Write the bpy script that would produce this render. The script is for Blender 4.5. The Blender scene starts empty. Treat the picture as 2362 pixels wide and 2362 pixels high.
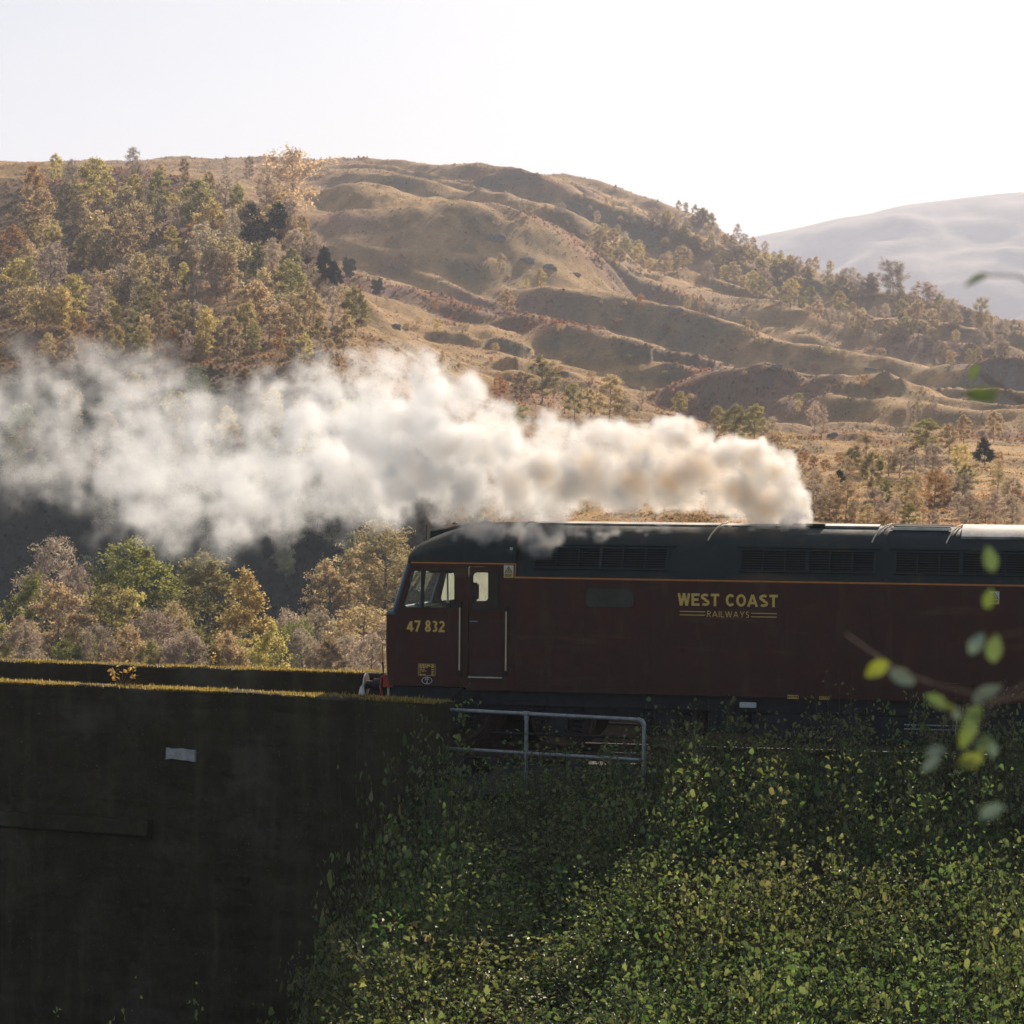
# Diesel locomotive with its exhaust plume crossing onto a concrete viaduct below an autumn hillside
import bpy, bmesh, math, random
import numpy as np
from mathutils import Vector, Matrix

rng = np.random.default_rng(7)
random.seed(7)
SC = bpy.context.scene
COL = SC.collection
rad = math.radians

# ------------------------------------------------------------------ camera
CAM_Z = 4.65
F = 6235.0            # focal length in units of a 2362 wide frame
C0 = 1181.0
PITCH = math.atan(61 / 5100)
ROLL = rad(0.5)
cd = bpy.data.cameras.new('camera')
cam = bpy.data.objects.new('camera', cd)
COL.objects.link(cam)
cd.sensor_width = 36.0
cd.lens = 36.0 * F / 2362.0
cd.clip_start = 0.1
cd.clip_end = 30000
cam.location = (0, 0, CAM_Z)
cam.rotation_euler = (Matrix.Rotation(math.pi / 2 - PITCH, 3, 'X') @ Matrix.Rotation(ROLL, 3, 'Z')).to_euler()
cd.dof.use_dof = True
cd.dof.focus_distance = 46.0
cd.dof.aperture_fstop = 5.6
SC.camera = cam

# ------------------------------------------------------------------ sky and sun
SUN_AZ, SUN_EL = rad(20.0), rad(24.8)       # to the right of the view axis, behind the hill
w = bpy.data.worlds.new('World')
SC.world = w
w.use_nodes = True
nt = w.node_tree
bg = nt.nodes['Background']
sky = nt.nodes.new('ShaderNodeTexSky')
sky.sky_type = 'NISHITA'
sky.sun_disc = False
sky.sun_elevation = SUN_EL
sky.sun_rotation = SUN_AZ
sky.air_density = 1.0
sky.dust_density = 1.0
sky.ozone_density = 1.0
nt.links.new(sky.outputs[0], bg.inputs[0])
bg.inputs[1].default_value = 0.05
sd = bpy.data.lights.new('sun', 'SUN')
sd.energy = 5.0
sd.angle = rad(0.5)
sd.color = (1.0, 0.85, 0.675)
sun = bpy.data.objects.new('sun', sd)
COL.objects.link(sun)
sdir = Vector((math.sin(SUN_AZ) * math.cos(SUN_EL), math.cos(SUN_AZ) * math.cos(SUN_EL), math.sin(SUN_EL)))
sun.rotation_euler = sdir.to_track_quat('Z', 'Y').to_euler()
sun.location = (60, 200, 120)

# ------------------------------------------------------------------ render
vs = SC.view_settings
SC.display_settings.display_device = 'sRGB'
vs.view_transform = 'Standard'
vs.look = 'None'
vs.exposure = 0.9
vs.gamma = 1.0
vs.use_curve_mapping = False
SC.render.engine = 'CYCLES'
cy = SC.cycles
cy.use_denoising = True
cy.max_bounces = 10
cy.diffuse_bounces = 3
cy.glossy_bounces = 3
cy.transmission_bounces = 6
cy.transparent_max_bounces = 24
cy.volume_bounces = 8
cy.volume_step_rate = 1.5
cy.volume_max_steps = 256
cy.sample_clamp_indirect = 6.0
cy.use_adaptive_sampling = True
cy.adaptive_threshold = 0.02

# ------------------------------------------------------------------ layout helpers
def _rx(a): return np.array([[1, 0, 0], [0, math.cos(a), -math.sin(a)], [0, math.sin(a), math.cos(a)]])
def _rz(a): return np.array([[math.cos(a), -math.sin(a), 0], [math.sin(a), math.cos(a), 0], [0, 0, 1]])
RM = _rx(math.pi / 2 - PITCH) @ _rz(ROLL)
CO = np.array([0, 0, CAM_Z])
D2S = 2362 / 1932.0
def ray(x, y): return RM @ np.array([(x - C0) / F, -(y - C0) / F, -1.0])
def at_y(x, y, Y):
    d = ray(x, y); return CO + d * (Y / d[1])
def at_z(x, y, z):
    d = ray(x, y); return CO + d * ((z - CAM_Z) / d[2])
def project(P):
    q = (np.asarray(P, float) - CO) @ RM
    return C0 + F * q[..., 0] / -q[..., 2], C0 - F * q[..., 1] / -q[..., 2]
# the locomotive's frame: s along its side (to the right), t away from the camera
TA = rad(12.0)
TU = np.array([math.cos(TA), -math.sin(TA), 0]); TN = np.array([math.sin(TA), math.cos(TA), 0])
T0 = np.array([0, 46.0, 0]) + TU * -2.194
def L(x, y, t=0.0):
    d = ray(x, y); k = ((T0 + TN * t - CO) @ TN) / (d @ TN); P = CO + d * k
    return float((P - T0) @ TU), float(P[2])
def world_of(s, t, z): return T0 + TU * s + TN * t + np.array([0, 0, z])

# ------------------------------------------------------------------ noise
def _hash(ix, iy, iz, seed):
    h = (ix.astype(np.int64) * 374761393 + iy.astype(np.int64) * 668265263 + iz.astype(np.int64) * 2147483647 + seed * 1274126177) & 0xFFFFFFFF
    h = ((h ^ (h >> 13)) * 1274126177) & 0xFFFFFFFF
    h = ((h ^ (h >> 16)) * 2246822519) & 0xFFFFFFFF
    return ((h ^ (h >> 15)) & 0xFFFFFF) / float(0xFFFFFF) * 2 - 1
def vnoise(x, y, z=None, seed=0):
    x = np.asarray(x, float); y = np.asarray(y, float)
    x0 = np.floor(x); y0 = np.floor(y); fx = x - x0; fy = y - y0
    ux = fx * fx * fx * (fx * (fx * 6 - 15) + 10); uy = fy * fy * fy * (fy * (fy * 6 - 15) + 10)
    zero = np.zeros_like(x0)
    def plane(z0):
        a = _hash(x0, y0, z0, seed); b = _hash(x0 + 1, y0, z0, seed)
        c = _hash(x0, y0 + 1, z0, seed); d = _hash(x0 + 1, y0 + 1, z0, seed)
        return (a * (1 - ux) + b * ux) * (1 - uy) + (c * (1 - ux) + d * ux) * uy
    if z is None:
        return plane(zero)
    z0 = np.floor(z); fz = z - z0; uz = fz * fz * fz * (fz * (fz * 6 - 15) + 10)
    return plane(z0) * (1 - uz) + plane(z0 + 1) * uz
def fbm(x, y, z=None, oct=4, seed=0, gain=0.5):
    v = 0; a = 1; n = 0
    for o in range(oct):
        k = 2.03 ** o
        v = v + a * vnoise(np.asarray(x) * k + 17.3 * o, np.asarray(y) * k - 9.1 * o, None if z is None else np.asarray(z) * k + 3.7 * o, seed + o * 31)
        n += a; a *= gain
    return v / n

# ------------------------------------------------------------------ object helpers
def link(o, parent=None):
    COL.objects.link(o)
    if parent is not None: o.parent = parent
    return o
def tag(o, label=None, cat=None, group=None, kind=None):
    if label: o['label'] = label
    if cat: o['category'] = cat
    if group: o['group'] = group
    if kind: o['kind'] = kind
    return o
def empty(name, loc=(0, 0, 0), rz=0.0, parent=None):
    o = bpy.data.objects.new(name, None)
    o.empty_display_size = 0.2
    o.location = loc; o.rotation_euler = (0, 0, rz)
    return link(o, parent)
def mesh_np(name, V, Fc, mat=None, smooth=False, attr=None, mat_idx=None):
    """V (n,3); Fc: array (m,k) or list of such arrays"""
    me = bpy.data.meshes.new(name)
    V = np.asarray(V, np.float32).reshape(-1, 3)
    arrs = Fc if isinstance(Fc, list) else [Fc]
    arrs = [np.asarray(a, np.int32) for a in arrs if len(a)]
    me.vertices.add(len(V)); me.vertices.foreach_set('co', V.ravel())
    loops = np.concatenate([a.ravel() for a in arrs])
    tot = np.concatenate([np.full(len(a), a.shape[1], np.int32) for a in arrs])
    start = np.concatenate([[0], np.cumsum(tot)[:-1]]).astype(np.int32)
    me.loops.add(len(loops)); me.loops.foreach_set('vertex_index', loops)
    me.polygons.add(len(tot)); me.polygons.foreach_set('loop_start', start); me.polygons.foreach_set('loop_total', tot)
    if smooth: me.polygons.foreach_set('use_smooth', np.ones(len(tot), bool))
    for m in (mat if isinstance(mat, (list, tuple)) else [mat]):
        if m is not None: me.materials.append(m)
    if mat_idx is not None: me.polygons.foreach_set('material_index', np.asarray(mat_idx, np.int32))
    me.update(calc_edges=True)
    if attr is not None:
        for k, v in attr.items():
            v = np.asarray(v, np.float32)
            if v.ndim == 1:
                a = me.attributes.new(k, 'FLOAT', 'POINT'); a.data.foreach_set('value', v)
            else:
                a = me.attributes.new(k, 'FLOAT_COLOR', 'POINT')
                if v.shape[1] == 3: v = np.concatenate([v, np.ones((len(v), 1), np.float32)], 1)
                a.data.foreach_set('color', v.ravel())
    return me
def obj(name, me, parent=None, loc=None):
    o = bpy.data.objects.new(name, me)
    if loc is not None: o.location = loc
    return link(o, parent)

class MB:
    """collects simple shapes; build() links them as one mesh object"""
    def __init__(s): s.v = []; s.f = []
    def add(s, verts, faces):
        b = len(s.v); s.v += [tuple(p) for p in verts]; s.f += [tuple(i + b for i in f) for f in faces]; return s
    def box(s, x0, x1, y0, y1, z0, z1, bev=0.0):
        if bev <= 0:
            v = [(x, y, z) for x in (x0, x1) for y in (y0, y1) for z in (z0, z1)]
            return s.add(v, [(0, 1, 3, 2), (4, 6, 7, 5), (0, 4, 5, 1), (2, 3, 7, 6), (0, 2, 6, 4), (1, 5, 7, 3)])
        bm = bmesh.new(); bmesh.ops.create_cube(bm, size=1)
        for q in bm.verts: q.co = Vector(((x0 + x1) / 2 + q.co.x * (x1 - x0), (y0 + y1) / 2 + q.co.y * (y1 - y0), (z0 + z1) / 2 + q.co.z * (z1 - z0)))
        bmesh.ops.bevel(bm, geom=bm.edges[:], offset=bev, segments=2, affect='EDGES')
        bm.verts.index_update()
        s.add([q.co for q in bm.verts], [[q.index for q in f.verts] for f in bm.faces]); bm.free(); return s
    def tube(s, pts, r, n=8, cap=True):
        pts = [Vector(p) for p in pts]; rr = r if hasattr(r, '__len__') else [r] * len(pts)
        rings = []; up = None
        for i, p in enumerate(pts):
            d = (pts[min(i + 1, len(pts) - 1)] - pts[max(i - 1, 0)]).normalized()
            if up is None:
                up = Vector((0, 0, 1)) if abs(d.z) < 0.9 else Vector((1, 0, 0))
            a = d.cross(up)
            if a.length < 1e-6: a = d.cross(Vector((0, 1, 0)))
            a.normalize(); b = a.cross(d).normalized(); up = b
            rings.append([p + (a * math.cos(2 * math.pi * k / n) + b * math.sin(2 * math.pi * k / n)) * rr[i] for k in range(n)])
        v = [q for g in rings for q in g]; f = []
        for i in range(len(pts) - 1):
            for k in range(n): f.append((i * n + k, i * n + (k + 1) % n, (i + 1) * n + (k + 1) % n, (i + 1) * n + k))
        if cap: f += [tuple(reversed(range(n))), tuple(range((len(pts) - 1) * n, len(pts) * n))]
        return s.add(v, f)
    def lathe(s, c, axis, prof, n=20):
        """prof: (distance along axis, radius)"""
        ax = Vector(axis).normalized(); a = ax.orthogonal().normalized(); b = ax.cross(a); c = Vector(c); v = []
        for h, r in prof:
            v += [c + ax * h + (a * math.cos(2 * math.pi * k / n) + b * math.sin(2 * math.pi * k / n)) * r for k in range(n)]
        f = []
        for i in range(len(prof) - 1):
            for k in range(n): f.append((i * n + k, i * n + (k + 1) % n, (i + 1) * n + (k + 1) % n, (i + 1) * n + k))
        f += [tuple(reversed(range(n))), tuple(range((len(prof) - 1) * n, len(prof) * n))]
        return s.add(v, f)
    def mesh(s, name, mat, smooth=False, fix=True):
        me = bpy.data.meshes.new(name); me.from_pydata(s.v, [], s.f)
        if mat is not None: me.materials.append(mat)
        if fix:
            bm = bmesh.new(); bm.from_mesh(me); bmesh.ops.recalc_face_normals(bm, faces=bm.faces[:]); bm.to_mesh(me); bm.free()
        if smooth:
            me.polygons.foreach_set('use_smooth', np.ones(len(me.polygons), bool))
            try: me.set_sharp_from_angle(angle=rad(35))
            except Exception: pass
        me.update(); return me
    def build(s, name, mat, parent=None, smooth=False, loc=None):
        return obj(name, s.mesh(name, mat, smooth), parent, loc)

# ------------------------------------------------------------------ materials
def N(t, typ, loc=None, **kw):
    n = t.nodes.new(typ)
    for k, v in kw.items(): setattr(n, k, v)
    return n
def mixc(t, fac, a, b, mode='MIX'):
    m = N(t, 'ShaderNodeMix', data_type='RGBA', blend_type=mode)
    for sock, v in ((m.inputs[0], fac), (m.inputs[6], a), (m.inputs[7], b)):
        if hasattr(v, 'is_linked') or hasattr(v, 'links'): t.links.new(v, sock)
        elif hasattr(v, '__len__'): sock.default_value = (*v[:3], 1)
        else: sock.default_value = v
    return m.outputs[2]
def ramp(t, src, stops):
    r = N(t, 'ShaderNodeValToRGB'); t.links.new(src, r.inputs[0])
    e = r.color_ramp.elements
    while len(e) < len(stops): e.new(0.5)
    for q, (p, c) in zip(e, stops):
        q.position = p; q.color = (*(c if hasattr(c, '__len__') else (c, c, c)), 1)
    return r.outputs[0]
def noise_tex(t, scale, detail=4, rough=0.55, coord='Object', stretch=None, dist=0.0):
    tc = N(t, 'ShaderNodeTexCoord'); n = N(t, 'ShaderNodeTexNoise')
    src = tc.outputs[coord]
    if coord == 'World':
        pass
    if stretch:
        mp = N(t, 'ShaderNodeMapping'); mp.inputs['Scale'].default_value = stretch; t.links.new(src, mp.inputs[0]); src = mp.outputs[0]
    t.links.new(src, n.inputs['Vector'])
    n.inputs['Scale'].default_value = scale; n.inputs['Detail'].default_value = detail; n.inputs['Roughness'].default_value = rough
    n.inputs['Distortion'].default_value = dist
    return n.outputs[0]
def new_mat(name):
    m = bpy.data.materials.new(name); m.use_nodes = True
    t = m.node_tree; b = t.nodes['Principled BSDF']
    return m, t, b
def simple(name, col, rough=0.6, metal=0.0, var=0.25, scale=6.0, bump=0.0, bscale=40.0, dirt=None, stretch=None):
    m, t, b = new_mat(name)
    n = noise_tex(t, scale, 5, stretch=stretch)
    lo = tuple(c * (1 - var) for c in col); hi = tuple(min(1, c * (1 + var)) for c in col)
    c = ramp(t, n, [(0.3, lo), (0.7, hi)])
    if dirt:
        dcol, amt, dsc = dirt
        dn = noise_tex(t, dsc, 7, 0.65, stretch=stretch)
        c = mixc(t, ramp(t, dn, [(0.5, 0.0), (0.75, amt)]), c, dcol)
    t.links.new(c, b.inputs['Base Color'])
    b.inputs['Roughness'].default_value = rough; b.inputs['Metallic'].default_value = metal
    if bump:
        bn = N(t, 'ShaderNodeBump'); bn.inputs['Strength'].default_value = 0.6; bn.inputs['Distance'].default_value = bump
        t.links.new(noise_tex(t, bscale, 5), bn.inputs['Height']); t.links.new(bn.outputs[0], b.inputs['Normal'])
    return m
def leafy(name, cols, trans=0.55, gloss=0.0, obj_var=True, attr='tint', rough=0.5):
    """leaf material: colour from the per-leaf attribute, plus a per-plant shift; light passes through the blade"""
    m, t, b = new_mat(name)
    t.nodes.remove(b)
    out = t.nodes['Material Output']
    at = N(t, 'ShaderNodeAttribute', attribute_name=attr)
    c = ramp(t, at.outputs['Fac'], [(i / (len(cols) - 1), q) for i, q in enumerate(cols)])
    if obj_var:
        oi = N(t, 'ShaderNodeObjectInfo'); hs = N(t, 'ShaderNodeHueSaturation')
        mr = N(t, 'ShaderNodeMapRange'); mr.inputs[3].default_value = 0.485; mr.inputs[4].default_value = 0.515
        t.links.new(oi.outputs['Random'], mr.inputs[0]); t.links.new(mr.outputs[0], hs.inputs['Hue'])
        mr2 = N(t, 'ShaderNodeMapRange'); mr2.inputs[3].default_value = 0.72; mr2.inputs[4].default_value = 1.22
        mu = N(t, 'ShaderNodeMath', operation='MULTIPLY'); mu.inputs[1].default_value = 7.31
        fr = N(t, 'ShaderNodeMath', operation='FRACT')
        t.links.new(oi.outputs['Random'], mu.inputs[0]); t.links.new(mu.outputs[0], fr.inputs[0]); t.links.new(fr.outputs[0], mr2.inputs[0])
        t.links.new(mr2.outputs[0], hs.inputs['Value']); t.links.new(c, hs.inputs['Color']); c = hs.outputs[0]
    df = N(t, 'ShaderNodeBsdfDiffuse'); tr = N(t, 'ShaderNodeBsdfTranslucent'); mx = N(t, 'ShaderNodeMixShader')
    t.links.new(c, df.inputs[0]); t.links.new(c, tr.inputs[0]); mx.inputs[0].default_value = trans
    t.links.new(df.outputs[0], mx.inputs[1]); t.links.new(tr.outputs[0], mx.inputs[2]); sh = mx.outputs[0]
    if gloss > 0:
        gl = N(t, 'ShaderNodeBsdfGlossy'); gl.inputs['Roughness'].default_value = rough; gl.inputs[0].default_value = (0.9, 0.9, 0.9, 1)
        m2 = N(t, 'ShaderNodeMixShader'); m2.inputs[0].default_value = gloss
        t.links.new(sh, m2.inputs[1]); t.links.new(gl.outputs[0], m2.inputs[2]); sh = m2.outputs[0]
    t.links.new(sh, out.inputs[0])
    return m
# ================================================================== terrain
# knots per view column: (elevation as a picture row, distance in metres); the sheet itself is a plain height field
COLS = {
 -700: [(1255,200),(1180,270),(720,322),(560,400),(391,490),(300,580),(310,700),(300,1100)],
 48:   [(1260,200),(1185,270),(715,322),(560,400),(391,490),(310,570),(330,700),(310,1100)],
 250:  [(1260,200),(1185,270),(705,322),(560,400),(391,490),(315,570),(335,700),(305,1100)],
 400:  [(1260,200),(1185,270),(720,322),(560,402),(405,490),(350,560),(380,690),(345,800),(300,1100)],
 500:  [(1260,200),(1185,270),(735,320),(560,405),(440,470),(415,500),(470,600),(485,700),(383,738),(350,850),(298,1100)],
 600:  [(1260,200),(1185,270),(760,318),(690,335),(600,400),(505,470),(530,560),(505,700),(398,738),(370,850),(300,1100)],
 700:  [(1250,200),(1170,265),(790,318),(720,345),(585,440),(600,520),(525,650),(505,700),(393,738),(360,850),(300,1100)],
 800:  [(1180,195),(1080,255),(800,318),(662,430),(655,520),(565,620),(520,700),(402,738),(375,850),(310,1100)],
 860:  [(1100,190),(960,255),(810,325),(705,440),(645,520),(585,620),(540,700),(400,742),(380,860),(312,1100)],
 950:  [(1050,180),(930,260),(800,350),(700,470),(640,540),(590,630),(568,700),(403,748),(385,880),(318,1100)],
 1050: [(1020,180),(910,260),(800,370),(720,470),(655,560),(605,640),(582,705),(428,758),(400,880),(332,1120)],
 1130: [(1000,180),(900,260),(810,370),(730,470),(665,570),(615,660),(580,722),(486,760),(430,900),(345,1130)],
 1200: [(1000,180),(900,260),(815,370),(745,470),(685,580),(630,680),(575,760),(505,850),(430,960),(365,1130)],
 1300: [(990,180),(895,270),(825,380),(760,490),(700,600),(650,680),(565,800),(485,900),(402,1080)],
 1400: [(990,180),(890,280),(830,390),(765,500),(718,600),(668,680),(575,800),(468,1040)],
 1500: [(985,180),(890,280),(830,390),(765,510),(722,610),(690,695),(608,738),(565,850),(506,1020)],
 1600: [(985,180),(890,280),(830,390),(765,520),(728,620),(705,695),(628,734),(585,860),(535,1000)],
 1750: [(985,180),(890,280),(835,390),(768,520),(735,620),(720,695),(633,730),(605,850),(575,980)],
 1884: [(985,180),(890,280),(840,390),(770,520),(740,620),(725,695),(650,730),(632,850),(618,950)],
 2050: [(985,180),(890,280),(840,390),(775,520),(745,620),(730,690),(670,735),(655,850),(648,950)],
 2700: [(985,180),(890,280),(845,390),(785,520),(760,620),(750,690),(720,735),(705,850),(700,950)],
}
NC, NR = 700, 860
PX = np.linspace(-700, 3060, NC)                      # S units
YR = 56.0 * (1500 / 56.0) ** (np.arange(NR) / (NR - 1))
ck = sorted(COLS); ckS = np.array([k * D2S for k in ck])
Zc = []
for k in ck:
    kn = COLS[k]; xs = k * D2S
    ys = np.array([q[1] for q in kn], float)
    zs = np.array([at_y(xs, q[0] * D2S, q[1])[2] for q in kn])
    zl, zm = (-11.0, -11.0) if k <= 950 else ((-11 + (k - 950) / 350 * 10, 0) if k < 1300 else (-1.0, 0))
    last = ys[-1]
    ys = np.concatenate([[56, 110], ys, [last + 90, last + 220, 1600]])
    z110 = min(zl, zs[0]) if k < 1000 else (zl + zs[0]) / 2
    zs = np.concatenate([[zl, z110], zs, [zs[-1] - 4, zs[-1] - 45, zs[-1] - 70]])
    Zc.append(np.interp(YR, ys, zs))
Zc = np.array(Zc)                                     # (cols, rows)
Z = np.empty((NC, NR))
for j in range(NR): Z[:, j] = np.interp(PX, ckS, Zc[:, j])
def smooth1(A, n, axis):
    k = np.hanning(n + 2)[1:-1]; k /= k.sum()
    P = np.pad(A, [(n // 2, n // 2) if i == axis else (0, 0) for i in range(2)], mode='edge')
    return np.apply_along_axis(lambda v: np.convolve(v, k, 'valid'), axis, P)
Z = smooth1(smooth1(Z, 23, 0), 7, 1)
dcol = np.array([ray(x, C0) for x in PX]); slope_x = dcol[:, 0] / dcol[:, 1]
XX = slope_x[:, None] * YR[None, :]
YY = np.broadcast_to(YR[None, :], XX.shape).copy()
def apparent_rows(Zg):
    """picture row (S) of every grid point"""
    P = np.stack([XX, YY, Zg], -1)
    return project(P)[1]
def hit(px, py, Zg=None, rows=None):
    """first visible grid point of column px at or above row py -> world point"""
    i = int(np.clip(np.searchsorted(PX, px), 0, NC - 1))
    r = rows[i] if rows is not None else project(np.stack([XX[i], YY[i], (Zg if Zg is not None else Z)[i]], -1))[1]
    run = np.minimum.accumulate(r)
    j = int(np.argmax(run <= py)) if (run <= py).any() else NR - 1
    return i, j
# knolls and terraces with steep faces towards the camera (picture column, row of the crest, width, face height; all rows of 1932)
KN = [(1440,728,170,30),(1655,742,190,30),(1270,662,215,46),(1010,674,150,38),(1640,823,112,20),(1780,742,150,26),(1490,806,60,12),(905,594,170,28),(760,872,130,14)]
rows0 = apparent_rows(Z)
B = np.zeros_like(Z)
for cx, ct, wd, h in KN:
    i, j = hit(cx * D2S, (ct + h) * D2S, rows=rows0)
    y0 = YR[j]; x0 = XX[i, j]
    H = max(0.8, h / 5100 * y0 * 0.95)
    run = H / math.tan(rad(42)); W = wd / 5100 * y0 * 0.85
    wob = fbm(XX / (W * 0.4), YY * 0 + cx, oct=4, seed=11) * run * 2.2
    dy = (YY - y0) + wob + ((XX - x0) / W) ** 2 * run * -1.2
    f = np.clip(dy / run, 0, 1); f = f * f * (3 - 2 * f)
    back = np.clip(1 - (dy - run) / (H * 7.0 + 8), 0, 1); back = back * back * (3 - 2 * back)
    e = np.clip(1 - np.abs((XX - x0) / W) ** 1.6, 0, 1); e = e * e * (3 - 2 * e)
    e = e * (0.85 + 0.3 * vnoise(XX / (W * 0.5), YY / (W * 0.5), seed=int(cx)))
    B = np.maximum(B, H * f * back * np.clip(e, 0, 1.1))
far = np.clip((YY - 150) / 250, 0, 1)
n1 = fbm(XX / 46, YY / 46, oct=3, seed=3)
n2 = fbm(XX / 15, YY / 15, oct=3, seed=5)
n3 = fbm(XX / 3.4, YY / 3.4, oct=3, seed=9)
rdg = 1 - np.abs(fbm(XX / 30, YY / 22, oct=3, seed=21))
left = 1 / (1 + np.exp((XX / YY - (640 * D2S - C0) / F) * 90))      # the steep wooded slope
tm = np.clip(0.35 + 1.6 * fbm(XX / 95, YY / 120, oct=2, seed=81), 0, 1) * (1 - left) * np.clip((YY - 330) / 80, 0, 1) * np.clip((1150 - YY) / 150, 0, 1)
# long folds that run down to the right: gentle sunlit backs, steep shaded fronts
def folds(lam, k, amp, wob, sd):
    u = (YY + k * XX + 1.25 * wob * fbm(XX / (wob * 2.6), YY / (wob * 2.6), oct=5, seed=sd, gain=.55)) / lam
    ph = u - np.floor(u); cell = np.floor(u)
    a = 0.55 + 0.45 * vnoise(cell * 7.7, cell * 0 + sd, seed=sd + 3) + 0.5 * vnoise(XX / 90 + cell * 3.1, YY / 140, seed=sd + 5)
    up = np.clip(ph / .17, 0, 1); up = up * up * (3 - 2 * up); dn = np.clip(1 - (ph - .17) / .83, 0, 1)
    return amp * np.clip(a, 0.0, 1.3) * np.where(ph < .17, up, dn ** 1.25)
tm = (1 - left) * np.clip((YY - 370) / 90, 0, 1) * np.clip((1150 - YY) / 150, 0, 1)
hollow = np.exp(-((YY - 725) / 40) ** 2) / (1 + np.exp((XX / YY - (1110 * D2S - C0) / F) * 160))
tm = tm * (1 - .75 * hollow)
Z = Z + tm * (folds(140, 1.1, 10.0, 46, 85) + folds(56, 0.8, 3.8, 22, 185) - 4.0)
Z = Z + B + far * (n1 * 1.6 + (rdg - 0.7) * 2.0) + (0.25 + 0.75 * far) * (n2 * 1.15 + n3 * 0.24) + far * (1 - left) * 1.5 * np.clip(0.3 + fbm(XX / 70, YY / 70, oct=2, seed=91) * 1.5, 0, 1) * (0.75 - np.abs(fbm(XX / 13, YY / 17, oct=4, seed=93)) * 1.6)
ROWS = apparent_rows(Z)
# ground cover: pale grass, gold grass, rust bracken, pinkish heather, grey rock on steep faces
gY = np.gradient(Z, axis=1) / np.gradient(YY, axis=1)
gX = np.gradient(Z, axis=0) / np.gradient(XX, axis=0)
steep = np.hypot(gX, gY)
m1 = np.clip(0.5 + 1.9 * fbm(XX / 40, YY / 55, oct=4, seed=41), 0, 1)
m2 = np.clip(0.5 + 2.4 * fbm(XX / 16, YY / 26, oct=4, seed=43), 0, 1)
m3 = np.clip(0.5 + 2.0 * fbm(XX / 4, YY / 5, oct=3, seed=47), 0, 1)
def c3(a): return np.array(a)[None, None, :]
GRASS, GOLD, RUST, HEATH, GREEN, ROCK = (0.66, 0.41, 0.175), (0.58, 0.33, 0.10), (0.30, 0.135, 0.06), (0.33, 0.19, 0.125), (0.15, 0.15, 0.05), (0.20, 0.20, 0.19)
cov = c3(GRASS) * (1 - m3[..., None] * 0.35) 
cov = cov * (1 - m2[..., None] * 0.45) + c3(GOLD) * m2[..., None] * 0.45
zone = 0.42 + 1.0 * np.exp(-((YY - 600) / 120) ** 2)
hm = (np.clip((m1 - 0.42) * 2.6, 0, 1) * zone)[..., None]
cov = cov * (1 - hm * 0.8) + c3(HEATH) * hm * 0.8
rm = (np.clip((m2 * m1 - 0.5) * 4, 0, 1) * zone)[..., None]
cov = cov * (1 - rm * 0.75) + c3(RUST) * rm * 0.75
gm = np.clip((m3 - 0.7) * 2, 0, 1)[..., None] * 0.35
cov = cov * (1 - gm) + c3(GREEN) * gm
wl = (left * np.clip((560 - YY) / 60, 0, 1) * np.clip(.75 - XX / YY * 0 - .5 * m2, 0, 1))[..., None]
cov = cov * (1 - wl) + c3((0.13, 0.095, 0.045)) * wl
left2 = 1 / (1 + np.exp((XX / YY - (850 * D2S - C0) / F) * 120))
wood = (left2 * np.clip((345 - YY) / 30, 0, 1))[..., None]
cov = cov * (1 - wood) + c3((0.026, 0.044, 0.03)) * wood  # wood floor, with the valley side's shade painted into its dark green
face_shade = (np.clip((gY + 0.35 * gX * 0 - 0.42) * 3.0, 0, 1) * (1 - left) * np.clip(0.55 + 0.8 * (m2 - .3), 0, 1) * np.clip((YY - 380) / 60, 0, 1))[..., None]
cov = cov * (1 - face_shade * .8) + c3((0.15, 0.165, 0.10)) * face_shade * .8          # shade painted into the cover on steep faces towards the camera
km = (np.clip((steep - 1.2) * 3, 0, 1) * np.clip((m3 - 0.75) * 4, 0, 1))[..., None]
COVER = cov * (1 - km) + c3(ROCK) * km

mt, t, b = new_mat('hillside_cover')
at = N(t, 'ShaderNodeAttribute', attribute_name='cover')
nz = noise_tex(t, 0.9, 6, 0.65)
cc = mixc(t, 1.0, at.outputs['Color'], ramp(t, nz, [(0.25, 0.60), (0.75, 1.0)]), 'MULTIPLY')
t.links.new(cc, b.inputs['Base Color'])
b.inputs['Roughness'].default_value = 0.95; b.inputs['Specular IOR Level'].default_value = 0.1
bn = N(t, 'ShaderNodeBump'); bn.inputs['Strength'].default_value = 0.8; bn.inputs['Distance'].default_value = 0.35
t.links.new(noise_tex(t, 1.6, 5, 0.6), bn.inputs['Height']); t.links.new(bn.outputs[0], b.inputs['Normal'])
idx = np.arange(NC * NR).reshape(NC, NR)
quads = np.stack([idx[:-1, :-1], idx[1:, :-1], idx[1:, 1:], idx[:-1, 1:]], -1).reshape(-1, 4)
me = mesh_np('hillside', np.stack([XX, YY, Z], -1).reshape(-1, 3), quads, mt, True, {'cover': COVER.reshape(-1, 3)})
tag(obj('hillside', me), 'moorland hillside of pale grass, rust bracken and shaded knolls rising behind the viaduct', 'hillside', kind='structure')

# wide base ground out to the horizon, below everything
gm_ = simple('moor_far', (0.16, 0.14, 0.08), 0.95, var=0.35, scale=0.02)
g = MB().add([(-16000, -400, -13.5), (16000, -400, -13.5), (16000, 24000, -13.5), (-16000, 24000, -13.5)], [(0, 1, 2, 3)]).build('ground', gm_)
tag(g, 'dark valley ground below the viaduct and far moor', 'ground', kind='structure')

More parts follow.
